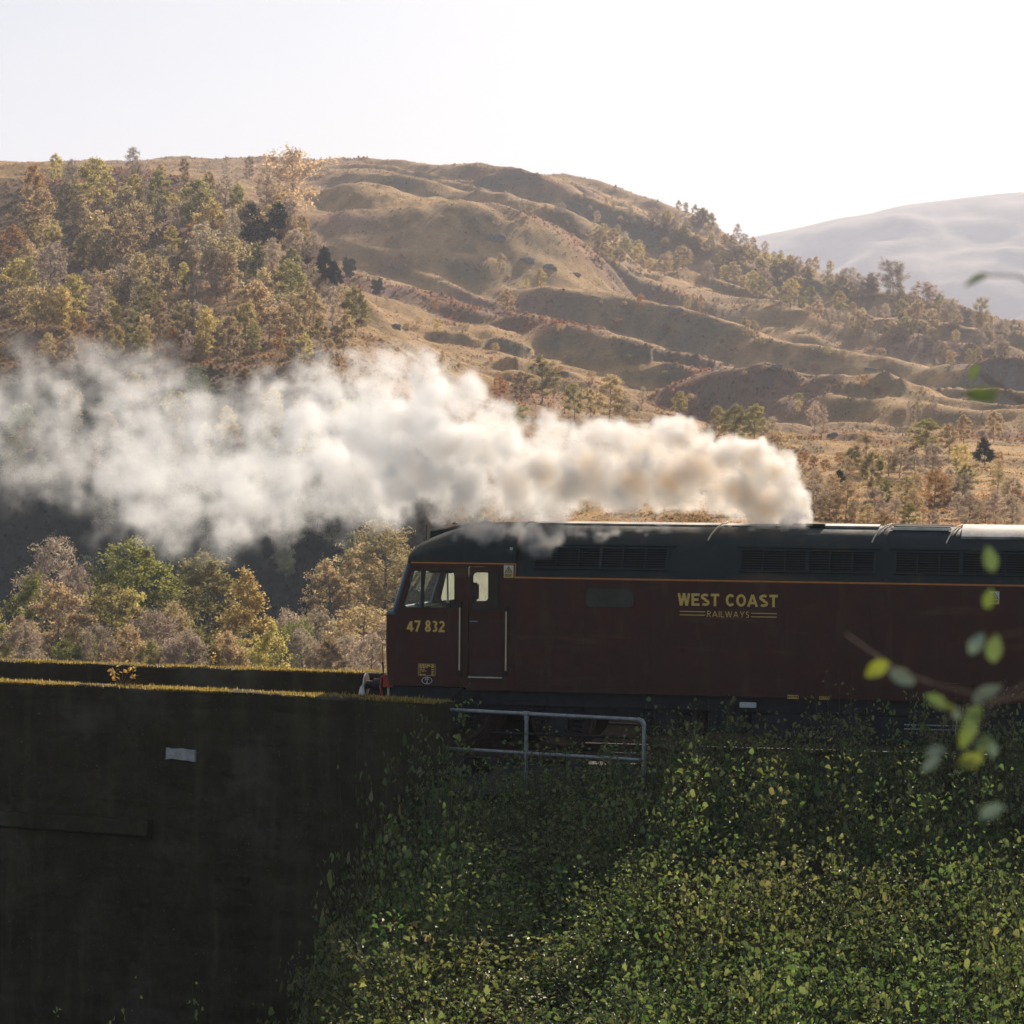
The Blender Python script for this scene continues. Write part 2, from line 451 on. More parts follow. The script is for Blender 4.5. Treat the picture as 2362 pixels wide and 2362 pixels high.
# far mountain, a rounded grassy ridge beyond the glen
def mountain(name, label, y0, y1, sky, nx=260, ny=70, seed=60, amp=26.0):
    xsS = np.array([q[0] * D2S for q in sky]); ysS = np.array([q[1] * D2S for q in sky])
    px = np.linspace(xsS[0], xsS[-1], nx)
    py = np.interp(px, xsS, ysS)
    k = np.hanning(17); k /= k.sum(); py = np.convolve(np.pad(py, 8, mode='edge'), k, 'valid')
    V = np.empty((nx, ny, 3))
    for i in range(nx):
        top = at_y(px[i], py[i], y1)
        f = np.linspace(0, 1, ny); yy = y0 + (y1 - y0) * f
        V[i, :, 0] = (top[0] / y1) * yy; V[i, :, 1] = yy
        V[i, :, 2] = -12 + (top[2] + 12) * (0.25 * f + 0.75 * (f * f * (3 - 2 * f)))
    env = np.sin(np.linspace(0, 1, ny) * math.pi)[None, :] ** 0.7
    V[:, :, 2] += env * amp * (fbm(V[:, :, 0] / 330, V[:, :, 1] / 330, oct=4, seed=seed) * 2.2 + (1 - np.abs(fbm(V[:, :, 0] / 200, V[:, :, 1] / 500, oct=4, seed=seed + 5)) - .7))
    bk = V[:, -1:, :].copy(); bk[:, :, 1] += 900; bk[:, :, 2] = -12
    V = np.concatenate([V, bk], 1); ny += 1
    ix = np.arange(nx * ny).reshape(nx, ny)
    q = np.stack([ix[:-1, :-1], ix[1:, :-1], ix[1:, 1:], ix[:-1, 1:]], -1).reshape(-1, 4)
    mm = simple(name + '_cover', (0.25, 0.2, 0.12), 0.95, var=0.55, scale=0.012, bump=2.0, bscale=0.08)
    tag(obj(name, mesh_np(name, V.reshape(-1, 3), q, mm, True)), label, 'mountain', kind='structure')
mountain('mountain', 'rounded far mountain fading into pale haze beyond the ridge', 3000, 4700,
         [(900, 560), (1150, 520), (1300, 482), (1410, 454), (1500, 437), (1560, 421), (1600, 411), (1650, 403), (1700, 390), (1800, 377), (1900, 367), (2100, 356), (2400, 360), (2900, 430)])

# haze: one closed box of even pale air round everything
hz = MB().box(-9000, 9000, -500, 12000, -15.0, 780.0).build('haze', None)
hm_ = bpy.data.materials.new('haze'); hm_.use_nodes = True
t = hm_.node_tree; t.nodes.remove(t.nodes['Principled BSDF'])
pv = N(t, 'ShaderNodeVolumePrincipled')
pv.inputs['Color'].default_value = (0.76, 0.82, 1.0, 1); pv.inputs['Density'].default_value = 0.00021; pv.inputs['Anisotropy'].default_value = 0.15
t.links.new(pv.outputs[0], t.nodes['Material Output'].inputs['Volume'])
hz.data.materials.append(hm_)
tag(hz, 'pale sunlit haze filling the glen', 'haze', kind='stuff')
hz.display_type = 'WIRE'
# ================================================================== viaduct, track, foreground ground
def stone_mat(name, base, moss, moss_amt, rough_bump=0.02):
    m, t, b = new_mat(name)
    n = noise_tex(t, 1.3, 8, 0.65)
    c = ramp(t, n, [(0.3, tuple(q * 0.55 for q in base)), (0.55, base), (0.8, tuple(q * 1.7 for q in base))])
    st = noise_tex(t, 1.1, 6, 0.6, stretch=(2.4, 2.4, 0.22))
    c = mixc(t, ramp(t, st, [(0.52, 0.0), (0.72, 0.55)]), c, tuple(q * 2.1 for q in base))
    mo = noise_tex(t, 2.2, 7, 0.7)
    c = mixc(t, ramp(t, mo, [(0.5, 0.0), (0.66, moss_amt)]), c, moss)
    sp = noise_tex(t, 26, 3, 0.5)
    c = mixc(t, ramp(t, sp, [(0.68, 0.0), (0.74, 0.55)]), c, (0.22, 0.22, 0.19))
    bl_ = noise_tex(t, 0.55, 5, 0.6)
    c = mixc(t, ramp(t, bl_, [(0.55, 0.0), (0.7, 0.6)]), c, (0.13, 0.12, 0.095))
    # courses left by the casting boards
    t.links.new(c, b.inputs['Base Color']); b.inputs['Roughness'].default_value = 0.93; b.inputs['Specular IOR Level'].default_value = 0.2
    bn = N(t, 'ShaderNodeBump'); bn.inputs['Strength'].default_value = 0.9; bn.inputs['Distance'].default_value = rough_bump
    t.links.new(noise_tex(t, 9, 8, 0.7), bn.inputs['Height']); t.links.new(bn.outputs[0], b.inputs['Normal'])
    return m
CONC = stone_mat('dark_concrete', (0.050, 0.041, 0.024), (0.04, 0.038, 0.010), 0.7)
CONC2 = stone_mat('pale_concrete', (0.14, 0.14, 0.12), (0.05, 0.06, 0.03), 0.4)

def wall_run(pts, thick, z0, seg=0.11, rough=0.018, seed=1, nz=26, end_rough=0.0):
    """a cast wall along the front-top line pts; rough faces, level top, square back"""
    P = [np.array(p[:2]) for p in pts]; d = np.cumsum([0] + [np.linalg.norm(P[i + 1] - P[i]) for i in range(len(P) - 1)])
    n = int(d[-1] / seg) + 1; s = np.linspace(0, d[-1], n)
    X = np.interp(s, d, [p[0] for p in P]); Y = np.interp(s, d, [p[1] for p in P]); ZT = np.interp(s, d, [p[2] for p in pts])
    k = np.hanning(41); k /= k.sum()
    if n > 80:
        X = np.convolve(np.pad(X, 20, mode='reflect', reflect_type='odd'), k, 'valid'); Y = np.convolve(np.pad(Y, 20, mode='reflect', reflect_type='odd'), k, 'valid')
    tx = np.gradient(X); ty = np.gradient(Y); ln = np.hypot(tx, ty); nx, ny = -ty / ln, tx / ln    # away from the camera
    zs = np.concatenate([np.linspace(0, 1, nz) ** 0.8])
    rows = nz + 5
    zt = ZT + 0.03 * fbm(s * 0.9, s * 0 + seed * 3.3, oct=4, seed=seed)
    Sg, Fg = np.meshgrid(s, zs, indexing='ij'); Zg = z0 + (zt[:, None] - 0.03 - z0) * Fg
    o_ = rough * 2.2 * fbm(Sg * 0.9, Zg * 1.1, oct=3, seed=seed + 4) + rough * 1.1 * fbm(Sg * 5, Zg * 6, oct=3, seed=seed + 2)
    lift = np.floor(Zg / 0.56 + 0.06 * vnoise(Sg * 0.7, Zg * 0, seed=seed + 7)); fz = Zg / 0.56 - np.floor(Zg / 0.56)
    o_ = o_ + 0.022 * vnoise(Sg * 0, lift * 3.7, seed=seed + 8) + 0.030 * np.exp(-((fz - 0.5) / 0.06) ** 2) * (0.4 + 0.6 * (vnoise(Sg * 1.5, lift, seed=seed + 9) > -.3))
    face = np.stack([X[:, None] + nx[:, None] * o_, Y[:, None] + ny[:, None] * o_, Zg], -1)
    top = []
    for qf, dz in ((0.035, 0.0), (0.33, 0.012), (0.66, 0.008), (0.965, 0.0)):
        e = 0.022 * fbm(s * 4 + qf * 31, s * 0 + qf * 9.0, oct=3, seed=seed + 6)
        jig = 0.02 * fbm(s * 3, s * 0 + qf * 5, oct=3, seed=seed + 12)
        top.append(np.stack([X + nx * (thick * qf + jig), Y + ny * (thick * qf + jig), zt + dz + e], -1))
    top.append(np.stack([X + nx * thick, Y + ny * thick, np.full(n, z0)], -1))
    V = np.concatenate([face, np.stack(top, 1)], 1).reshape(-1, 3)
    ix = np.arange(n * rows).reshape(n, rows)
    q = np.stack([ix[:-1, :-1], ix[1:, :-1], ix[1:, 1:], ix[:-1, 1:]], -1).reshape(-1, 4)
    caps = [list(ix[0]), list(ix[-1][::-1])]
    return V, q, caps, (X, Y, ZT, nx, ny, s)
def wall_obj(name, mat, parent, pts, thick, z0, **kw):
    V, q, caps, info = wall_run(pts, thick, z0, **kw)
    me = bpy.data.meshes.new(name); me.from_pydata([tuple(map(float, p)) for p in V], [], [tuple(map(int, f)) for f in q] + [tuple(map(int, c)) for c in caps])
    me.materials.append(mat); me.polygons.foreach_set('use_smooth', np.ones(len(me.polygons), bool))
    me.set_sharp_from_angle(angle=rad(50)); me.update()
    return obj(name, me, parent), info
NEAR_Z, FAR_Z = 1.12, 1.07
def zp(x, y, z): p = at_z(x, y, z); return (p[0], p[1], z)
near_pts = [zp(58, 1578, NEAR_Z), zp(400, 1593, NEAR_Z), zp(779, 1610, NEAR_Z), zp(1016, 1623, NEAR_Z)]
d0 = np.array(near_pts[0][:2]) - np.array(near_pts[1][:2]); d0 /= np.linalg.norm(d0)
near_pts = [(near_pts[0][0] + d0[0] * 9 - 0.0, near_pts[0][1] + d0[1] * 9 + 1.0, NEAR_Z)] + near_pts
far_pts = [zp(100, 1530, FAR_Z), zp(500, 1543, FAR_Z), zp(850, 1554, FAR_Z)]
d1 = np.array(far_pts[2][:2]) - np.array(far_pts[1][:2]); d1 /= np.linalg.norm(d1)
d2 = np.array(far_pts[0][:2]) - np.array(far_pts[1][:2]); d2 /= np.linalg.norm(d2)
far_pts = [(far_pts[0][0] + d2[0] * 9, far_pts[0][1] + d2[1] * 9 + .8, FAR_Z)] + far_pts + [(far_pts[2][0] + d1[0] * 4, far_pts[2][1] + d1[1] * 3.2, FAR_Z)]
via = empty('viaduct', (near_pts[2][0], near_pts[2][1], -9.0))
tag(via, 'weathered dark concrete railway viaduct with mossy sunlit parapet tops', 'viaduct')
def child_world(o):       # parts built in world coordinates under a moved empty
    o.matrix_parent_inverse = Matrix.Translation(o.parent.location).inverted() if o.parent.rotation_euler.z == 0 else o.parent.matrix_world.inverted()
    return o
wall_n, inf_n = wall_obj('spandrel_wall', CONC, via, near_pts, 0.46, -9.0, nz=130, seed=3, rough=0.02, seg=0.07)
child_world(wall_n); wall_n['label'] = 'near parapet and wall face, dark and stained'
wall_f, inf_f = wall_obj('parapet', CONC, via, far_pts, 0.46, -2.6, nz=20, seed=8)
child_world(wall_f); wall_f['label'] = 'far parapet with dark inner face'
# raised length of the far parapet coping
cx_, cy_, cz_, cnx, cny, cs = inf_f
deck = MB()
k0, k1 = 0, len(inf_n[0]) - 1
dv = []
for i in range(0, len(inf_n[0]), 12):
    x, y, nx, ny = inf_n[0][i], inf_n[1][i], inf_n[3][i], inf_n[4][i]
    dv += [(x + nx * 0.4, y + ny * 0.4, -0.42), (x + nx * 7.2, y + ny * 7.2, -0.42), (x + nx * 7.2, y + ny * 7.2, -2.4), (x + nx * 0.4, y + ny * 0.4, -2.4)]
m_ = len(dv) // 4
df = [(a * 4 + c, a * 4 + (c + 1) % 4, a * 4 + 4 + (c + 1) % 4, a * 4 + 4 + c) for a in range(m_ - 1) for c in range(4)] + [(0, 1, 2, 3), tuple(m_ * 4 - 4 + c for c in (3, 2, 1, 0))]
BALLAST = simple('ballast', (0.05, 0.043, 0.036), 0.95, var=0.6, scale=14, bump=0.03, bscale=22)
child_world(deck.add(dv, df).build('deck', BALLAST, via))
# string course low on the wall
sc_pts = [(a, b_, 0) for a, b_ in zip(inf_n[0][::10], inf_n[1][::10])]
V = []; 
for (x, y, _), nx, ny in zip(sc_pts, inf_n[3][::10], inf_n[4][::10]):
    for o, z in ((0.06, -1.02), (-0.16, -1.04), (-0.16, -1.28), (0.06, -1.38)):
        V.append((x + nx * o, y + ny * o, z + 0.01 * vnoise(np.float64(x * 4), np.float64(o * 9 + z), seed=2)))
m_ = len(V) // 4
keep = int(m_ * 0.74)
V = V[:keep * 4]
fcs = [(a * 4 + c, a * 4 + (c + 1) % 4, a * 4 + 4 + (c + 1) % 4, a * 4 + 4 + c) for a in range(keep - 1) for c in range(4)] + [(0, 1, 2, 3), tuple(keep * 4 - 4 + c for c in (3, 2, 1, 0))]
child_world(MB().add(V, fcs).build('string_course', CONC, via))
# pale rendered rectangle on the wall
def wall_point(px, py):
    """point of the near wall face in the picture"""
    best = None
    for i in range(len(inf_n[0]) - 1):
        a = np.array([inf_n[0][i], inf_n[1][i], 0]); n_ = np.array([inf_n[3][i], inf_n[4][i], 0])
        d = ray(px, py); k = ((a - CO) @ n_) / (d @ n_); P = CO + d * k
        e = abs((P - a)[:2] @ np.array([n_[1], -n_[0]]))
        if best is None or e < best[0]: best = (e, P, n_)
    return best[1], best[2]
edge = [(386, 1724), (396, 1727), (420, 1726), (436, 1729), (452, 1730), (452, 1757), (438, 1754), (415, 1752), (400, 1749), (385, 1751)]
pp = [wall_point(*e) for e in edge]
fr = [p - n_ * 0.045 for p, n_ in pp]; bk = [p + n_ * 0.02 for p, n_ in pp]; ne = len(edge)
child_world(MB().add(fr + bk, [tuple(range(ne)), tuple(reversed(range(ne, 2 * ne)))] + [(i, (i + 1) % ne, ne + (i + 1) % ne, ne + i) for i in range(ne)]).build(
    'render_patch', simple('pale_render', (0.42, 0.42, 0.40), 0.9, var=0.3, scale=9), via))['label'] = 'pale grey rendered rectangle on the wall'

# moss and dry grass along both parapet tops: short translucent blades, uncountable
def top_moss(name, label, info, dens, seed, s0=0.0, lit_col=((0.20, 0.17, 0.03), (0.42, 0.27, 0.05), (0.55, 0.40, 0.12))):
    r = np.random.default_rng(seed)
    X, Y, ZT, nx, ny, s = info
    n = int(dens * s[-1]); u_ = r.uniform(0, s[-1], n); q = r.beta(0.75, 0.9, n) * 0.47 - 0.005
    patch = fbm(u_ * 1.3, q * 6, oct=3, seed=seed); keep = r.random(n) < np.clip(0.5 + patch * 2.6, 0.03, 1); u_, q = u_[keep], q[keep]; n = len(u_)
    x = np.interp(u_, s, X) + np.interp(u_, s, nx) * q; y = np.interp(u_, s, Y) + np.interp(u_, s, ny) * q
    z = np.interp(u_, s, ZT) + 0.004
    h = r.uniform(0.015, 0.05, n) * (1 + 0.8 * (r.random(n) < 0.06)); a = r.uniform(0, math.pi, n); wd = r.uniform(0.008, 0.02, n)
    dx, dy = np.cos(a) * wd, np.sin(a) * wd; lx, ly = r.normal(0, 0.012, n), r.normal(0, 0.012, n)
    V = np.stack([np.stack([x - dx, y - dy, z - 0.02], 1), np.stack([x + dx, y + dy, z - 0.02], 1), np.stack([x + lx, y + ly, z + h], 1)], 1).reshape(-1, 3)
    Fc = np.arange(3 * n).reshape(n, 3)
    o = obj(name, mesh_np(name, V, Fc, MOSS, False, {'tint': np.repeat(r.random(n), 3)}), via)
    child_world(o); tag(o, label, kind='stuff')
MOSS = leafy('moss_and_dry_grass', [(0.16, 0.14, 0.03), (0.38, 0.27, 0.06), (0.56, 0.43, 0.19)], 0.6, obj_var=False)
top_moss('moss', 'golden backlit moss on the near parapet', inf_n, 2600, 4)
top_moss('moss', 'golden backlit moss on the far parapet', inf_f, 2300, 5)

# foreground bank: from below the camera down to the foot of the wall and level with the track on the right
fx = np.linspace(-24, 30, 180); fy = np.concatenate([np.linspace(-6, 20, 40), np.linspace(20.5, 52, 130)])
GX, GY = np.meshgrid(fx, fy, indexing='ij')
prof = np.interp(GY, [-6, 0, 15, 28, 36, 41, 44.2, 52], [3.2, 2.9, -0.3, -2.3, -1.6, -0.95, -0.45, -0.45])
prof_l = np.interp(GY, [-6, 0, 15, 28, 40, 52], [3.2, 2.9, -0.3, -4.2, -7.0, -8.5])
sl = 1 / (1 + np.exp(-(GX + 1.6 + (44 - GY) * 0.06) * 2.2))
GZ = prof * sl + prof_l * (1 - sl) + 0.12 * fbm(GX / 1.6, GY / 1.6, oct=4, seed=70) * np.clip((45 - GY) / 4, 0, 1)
def bank_z(x, y):
    i = np.clip(np.searchsorted(fx, x) - 1, 0, len(fx) - 2); j = np.clip(np.searchsorted(fy, y) - 1, 0, len(fy) - 2)
    return GZ[i, j]
EARTH = simple('earth_and_litter', (0.055, 0.045, 0.028), 0.95, var=0.6, scale=5, bump=0.04, bscale=14, dirt=((0.05, 0.06, 0.02), 0.8, 3))
ix = np.arange(GX.size).reshape(GX.shape)
q = np.stack([ix[:-1, :-1], ix[1:, :-1], ix[1:, 1:], ix[:-1, 1:]], -1).reshape(-1, 4)
# the bank stops at the near wall on the left of the abutment
tag(obj('bank', mesh_np('bank', np.stack([GX, GY, GZ], -1).reshape(-1, 3), q, EARTH, True)), 'shaded overgrown bank below the railway line', 'bank', kind='structure')

# abutment end block behind the handrail
ab = MB()
aw = np.array(near_pts[-1][:2])
tb = empty('railway_track', tuple(world_of(4, 1.35, -0.16)), -TA)
tag(tb, 'railway track under the maroon diesel locomotive', 'railway track')
RUSTY = simple('rail_steel', (0.16, 0.10, 0.07), 0.5, 0.7, var=0.4, scale=8)
RAILTOP = simple('rail_head', (0.55, 0.55, 0.55), 0.25, 1.0, var=0.1)
for g_ in (-0.75, 0.75):
    prof_r = [(-0.07, -0.158), (0.07, -0.158), (0.07, -0.14), (0.012, -0.12), (0.012, -0.045), (0.035, -0.035), (0.035, 0.0), (-0.035, 0.0), (-0.035, -0.035), (-0.012, -0.045), (-0.012, -0.12), (-0.07, -0.14)]
    m = len(prof_r); v = [(x, g_ + a, 0.16 + c) for x in (-22.0, 26.0) for a, c in prof_r]
    r_ = MB().add(v, [(i, (i + 1) % m, m + (i + 1) % m, m + i) for i in range(m)]).build('rail', RUSTY, tb)
    r_.data.materials.append(RAILTOP)
    for p_ in r_.data.polygons:
        if p_.center.z > 0.158: p_.material_index = 1
SLEEP = simple('sleeper_wood', (0.06, 0.05, 0.045), 0.9, var=0.4, scale=7)
sme = MB().box(-0.125, 0.125, -1.3, 1.3, -0.13, 0.0, 0.01).mesh('sleeper', SLEEP)
for k in range(24):
    obj('sleeper', sme, tb, (-3.5 + k * 0.7, 0, 0))
bl = MB().add([(-2, -3.6, -0.30), (26, -3.6, -0.30), (26, -1.6, -0.07), (-2, -1.6, -0.07), (-2, 1.6, -0.07), (26, 1.6, -0.07), (26, 3.4, -0.2), (-2, 3.4, -0.2)],
              [(0, 1, 2, 3), (3, 2, 5, 4), (4, 5, 6, 7)]).build('ballast', BALLAST, tb)

cut = MB().add([tuple(world_of(4 + x, 1.35 + y, z)) for x, y, z in ((-2, 3.4, -.38), (26, 3.4, -.38), (26, 4.6, 1.15), (-2, 4.6, 1.15), (26, 12, 1.2), (-2, 12, .3))], [(0, 1, 2, 3), (3, 2, 4, 5)]).build('added_bank', EARTH)  # added bank, blocks the bright ground seen through gaps under the locomotive
tag(cut, 'dark earth bank added behind the track to keep the underframe gaps dark', 'bank', kind='structure')
# ================================================================== locomotive
LOCO = empty('diesel_locomotive', tuple(T0), -TA)
tag(LOCO, 'maroon diesel locomotive with green roof and orange lining, smoke rising from its roof', 'locomotive')
LEN, WID = 18.9, 2.70
def paint(name, col, rough=0.38, coat=0.25):
    m, t, b = new_mat(name)
    n = noise_tex(t, 2.2, 7, 0.6)
    c = ramp(t, n, [(0.3, tuple(q * 0.72 for q in col)), (0.7, tuple(q * 1.25 for q in col))])
    st = noise_tex(t, 3.0, 6, 0.62, stretch=(1.0, 1.0, 0.25))
    c = mixc(t, ramp(t, st, [(0.54, 0.0), (0.74, 0.55)]), c, (0.10, 0.065, 0.032))
    sm = noise_tex(t, 1.1, 6, 0.6, stretch=(0.35, 1, 2.6))
    c = mixc(t, ramp(t, sm, [(0.57, 0.0), (0.7, 0.6)]), c, (0.13, 0.075, 0.035))
    t.links.new(c, b.inputs['Base Color'])
    t.links.new(ramp(t, n, [(0.3, rough * 0.8), (0.7, min(1, rough * 1.6))]), b.inputs['Roughness'])
    b.inputs['Specular IOR Level'].default_value = 0.35; b.inputs['Coat Weight'].default_value = coat; b.inputs['Coat Roughness'].default_value = 0.3
    bn = N(t, 'ShaderNodeBump'); bn.inputs['Strength'].default_value = 0.35; bn.inputs['Distance'].default_value = 0.03
    t.links.new(noise_tex(t, 1.6, 3), bn.inputs['Height']); t.links.new(bn.outputs[0], b.inputs['Normal'])
    return m
MAROON = paint('maroon_paint', (0.068, 0.0165, 0.0085), 0.42, 0.08)
ROOFG = paint('roof_green_grey', (0.030, 0.038, 0.034), 0.65, 0.0)
ROOFTOP = simple('sunlit_roof_top', (0.30, 0.285, 0.26), 0.6, var=0.5, scale=3, dirt=((0.06, 0.06, 0.055), 0.7, 4))  # pale tone paints sunlight on the roof top; dirt patches are weathering
BLACK = simple('underframe_black', (0.018, 0.018, 0.017), 0.7, var=0.5, scale=6)
NEARBLACK = simple('dark_recess', (0.008, 0.009, 0.008), 0.9, var=0.3)  # one near-black for grille backs, roof slot and exhaust port
ORANGE = simple('orange_lining', (0.62, 0.20, 0.03), 0.45, var=0.15)
CREAM = simple('cream_paint', (0.66, 0.55, 0.36), 0.45, var=0.15)
YELLOW = simple('warning_yellow', (0.55, 0.36, 0.02), 0.5, var=0.2)
GOLD = simple('gold_lettering', (0.76, 0.50, 0.12), 0.5, var=0.12)
WHITE = simple('white_paint', (0.62, 0.62, 0.58), 0.5, var=0.12)
RED = simple('buffer_beam_red', (0.35, 0.045, 0.02), 0.5, var=0.35, scale=5)
BLUEG = simple('sky_tinted_trim', (0.10, 0.15, 0.19), 0.35, 0.1, var=0.2)  # black trim with the sky's blue reflection painted into its colour
STEEL = simple('bare_steel', (0.5, 0.5, 0.48), 0.35, 0.9, var=0.2)
RUBBER = simple('window_rubber', (0.02, 0.02, 0.02), 0.6, var=0.2)
INTER = simple('cab_interior_cream', (0.5, 0.5, 0.43), 0.7, var=0.15)
SEATC = simple('dark_green_seat', (0.02, 0.03, 0.024), 0.8, var=0.2)
BROWN = simple('brown_leather', (0.22, 0.085, 0.035), 0.7, var=0.3)
def glass_mat(name, dust, dustcol=(0.55, 0.55, 0.5)):
    m, t, b = new_mat(name); t.nodes.remove(b); out = t.nodes['Material Output']
    tr = N(t, 'ShaderNodeBsdfTransparent'); tr.inputs[0].default_value = (0.86, 0.9, 0.88, 1)
    gl = N(t, 'ShaderNodeBsdfGlossy'); gl.inputs['Roughness'].default_value = 0.04
    tl = N(t, 'ShaderNodeBsdfTranslucent'); tl.inputs[0].default_value = (*dustcol, 1)
    dfz = N(t, 'ShaderNodeBsdfDiffuse'); dfz.inputs[0].default_value = (*dustcol, 1)
    md = N(t, 'ShaderNodeMixShader'); md.inputs[0].default_value = 0.35
    t.links.new(tl.outputs[0], md.inputs[1]); t.links.new(dfz.outputs[0], md.inputs[2])
    fr = N(t, 'ShaderNodeFresnel'); fr.inputs[0].default_value = 1.3
    m1_ = N(t, 'ShaderNodeMixShader'); t.links.new(fr.outputs[0], m1_.inputs[0]); t.links.new(tr.outputs[0], m1_.inputs[1]); t.links.new(gl.outputs[0], m1_.inputs[2])
    dn = noise_tex(t, 7, 6, 0.65, stretch=(1, 1, 0.35))
    m2_ = N(t, 'ShaderNodeMixShader'); t.links.new(ramp(t, dn, [(0.3, dust * 0.5), (0.7, min(1, dust * 1.4))]), m2_.inputs[0])
    t.links.new(m1_.outputs[0], m2_.inputs[1]); t.links.new(md.outputs[0], m2_.inputs[2])
    t.links.new(m2_.outputs[0], out.inputs[0])
    return m
GLASS = glass_mat('cab_glass', 0.10)
GLASSD = glass_mat('dusty_glass', 0.55, (0.72, 0.70, 0.62))
GLASSK = simple('murky_glass', (0.06, 0.068, 0.058), 0.12, var=0.3, scale=3)

def rrect(x0, z0, x1, z1, r, n=5):
    pts = []
    for cx, cz, a0 in ((x1 - r, z1 - r, 0), (x0 + r, z1 - r, 90), (x0 + r, z0 + r, 180), (x1 - r, z0 + r, 270)):
        for k in range(n + 1):
            a = rad(a0 + 90 * k / n); pts.append((cx + r * math.cos(a), cz + r * math.sin(a)))
    return pts
def rpoly(pts, r, n=4):
    """polygon with rounded corners"""
    out = []; m = len(pts)
    for i in range(m):
        p = np.array(pts[i]); a = np.array(pts[i - 1]) - p; c = np.array(pts[(i + 1) % m]) - p
        la, lc = np.linalg.norm(a), np.linalg.norm(c); rr = min(r, la * .45, lc * .45)
        s, e = p + a / la * rr, p + c / lc * rr
        for k in range(n + 1):
            f = k / n; out.append(tuple((1 - f) ** 2 * s + 2 * f * (1 - f) * p + f * f * e))
    return out
def panel(name, mat, parent, outer, holes=(), t0=0.0, th=0.03):
    """plate in the side plane (s, z) with openings, outer face at t0"""
    bm = bmesh.new(); es = []
    for lp in [outer] + list(holes):
        vs_ = [bm.verts.new((p[0], t0, p[1])) for p in lp]
        es += [bm.edges.new((vs_[i], vs_[(i + 1) % len(vs_)])) for i in range(len(vs_))]
    bmesh.ops.triangle_fill(bm, use_beauty=True, use_dissolve=False, edges=es)
    if holes:
        pass
    r = bmesh.ops.extrude_face_region(bm, geom=bm.faces[:])
    bmesh.ops.translate(bm, verts=[g for g in r['geom'] if isinstance(g, bmesh.types.BMVert)], vec=(0, th, 0))
    bmesh.ops.recalc_face_normals(bm, faces=bm.faces[:])
    me = bpy.data.meshes.new(name); bm.to_mesh(me); bm.free(); me.materials.append(mat)
    return obj(name, me, parent)
def ring(name, mat, parent, outer, inner, t0, th):
    n = len(outer); v = [(p[0], t0, p[1]) for p in outer] + [(p[0], t0, p[1]) for p in inner] + [(p[0], t0 + th, p[1]) for p in outer] + [(p[0], t0 + th, p[1]) for p in inner]
    f = []
    for i in range(n):
        j = (i + 1) % n
        f += [(i, j, n + j, n + i), (2 * n + i, 3 * n + i, 3 * n + j, 2 * n + j), (i, 2 * n + i, 2 * n + j, j), (n + i, n + j, 3 * n + j, 3 * n + i)]
    return MB().add(v, f).build(name, mat, parent)
def grow(pts, d):
    c = np.mean(pts, 0); q = np.array(pts); w_, h_ = np.ptp(q[:, 0]), np.ptp(q[:, 1])
    return [tuple(c + (p - c) * np.array([1 + 2 * d / w_, 1 + 2 * d / h_])) for p in q]
def S(*pts): return [L(x, y) for x, y in pts]
ZB, ZO = 1.052, 2.985
X_CAB = L(1187, 1400)[0]
Z_CAB = L(1060, 1299)[1]
# ---- openings
win_l = rpoly(S((951, 1316), (971.6, 1316), (971.6, 1400), (931.5, 1399)), 0.05)
win_r = rpoly(S((978, 1318), (1048, 1318), (1047, 1402), (978, 1402)), 0.06)
win_all = rpoly(S((948, 1314), (1050, 1315), (1050, 1404), (929, 1403)), 0.08)
dx0, dz1 = L(1081.6, 1306.8); dx1, dz0 = L(1159.3, 1561)
door_o = rrect(dx0, dz0, dx1, dz1, 0.03, 3)
wx0, wz1 = L(1090.7, 1319.7); wx1, wz0 = L(1152.3, 1404.6)
door_w = rrect(wx0, wz0, wx1, wz1, 0.075, 5)
bx0, bz1 = L(1351, 1355.5); bx1, bz0 = L(1462, 1401)
body_w = rrect(bx0, bz0, bx1, bz1, 0.07, 5)
cab_out = S((898, 1580), (894, 1553), (891.4, 1500), (891, 1470), (891.4, 1417), (908, 1413.5), (942, 1299)) + [(X_CAB, Z_CAB), (X_CAB, ZB)] + S((1075, 1592), (1075, 1584.5))
win_in = grow(win_all, -0.001)
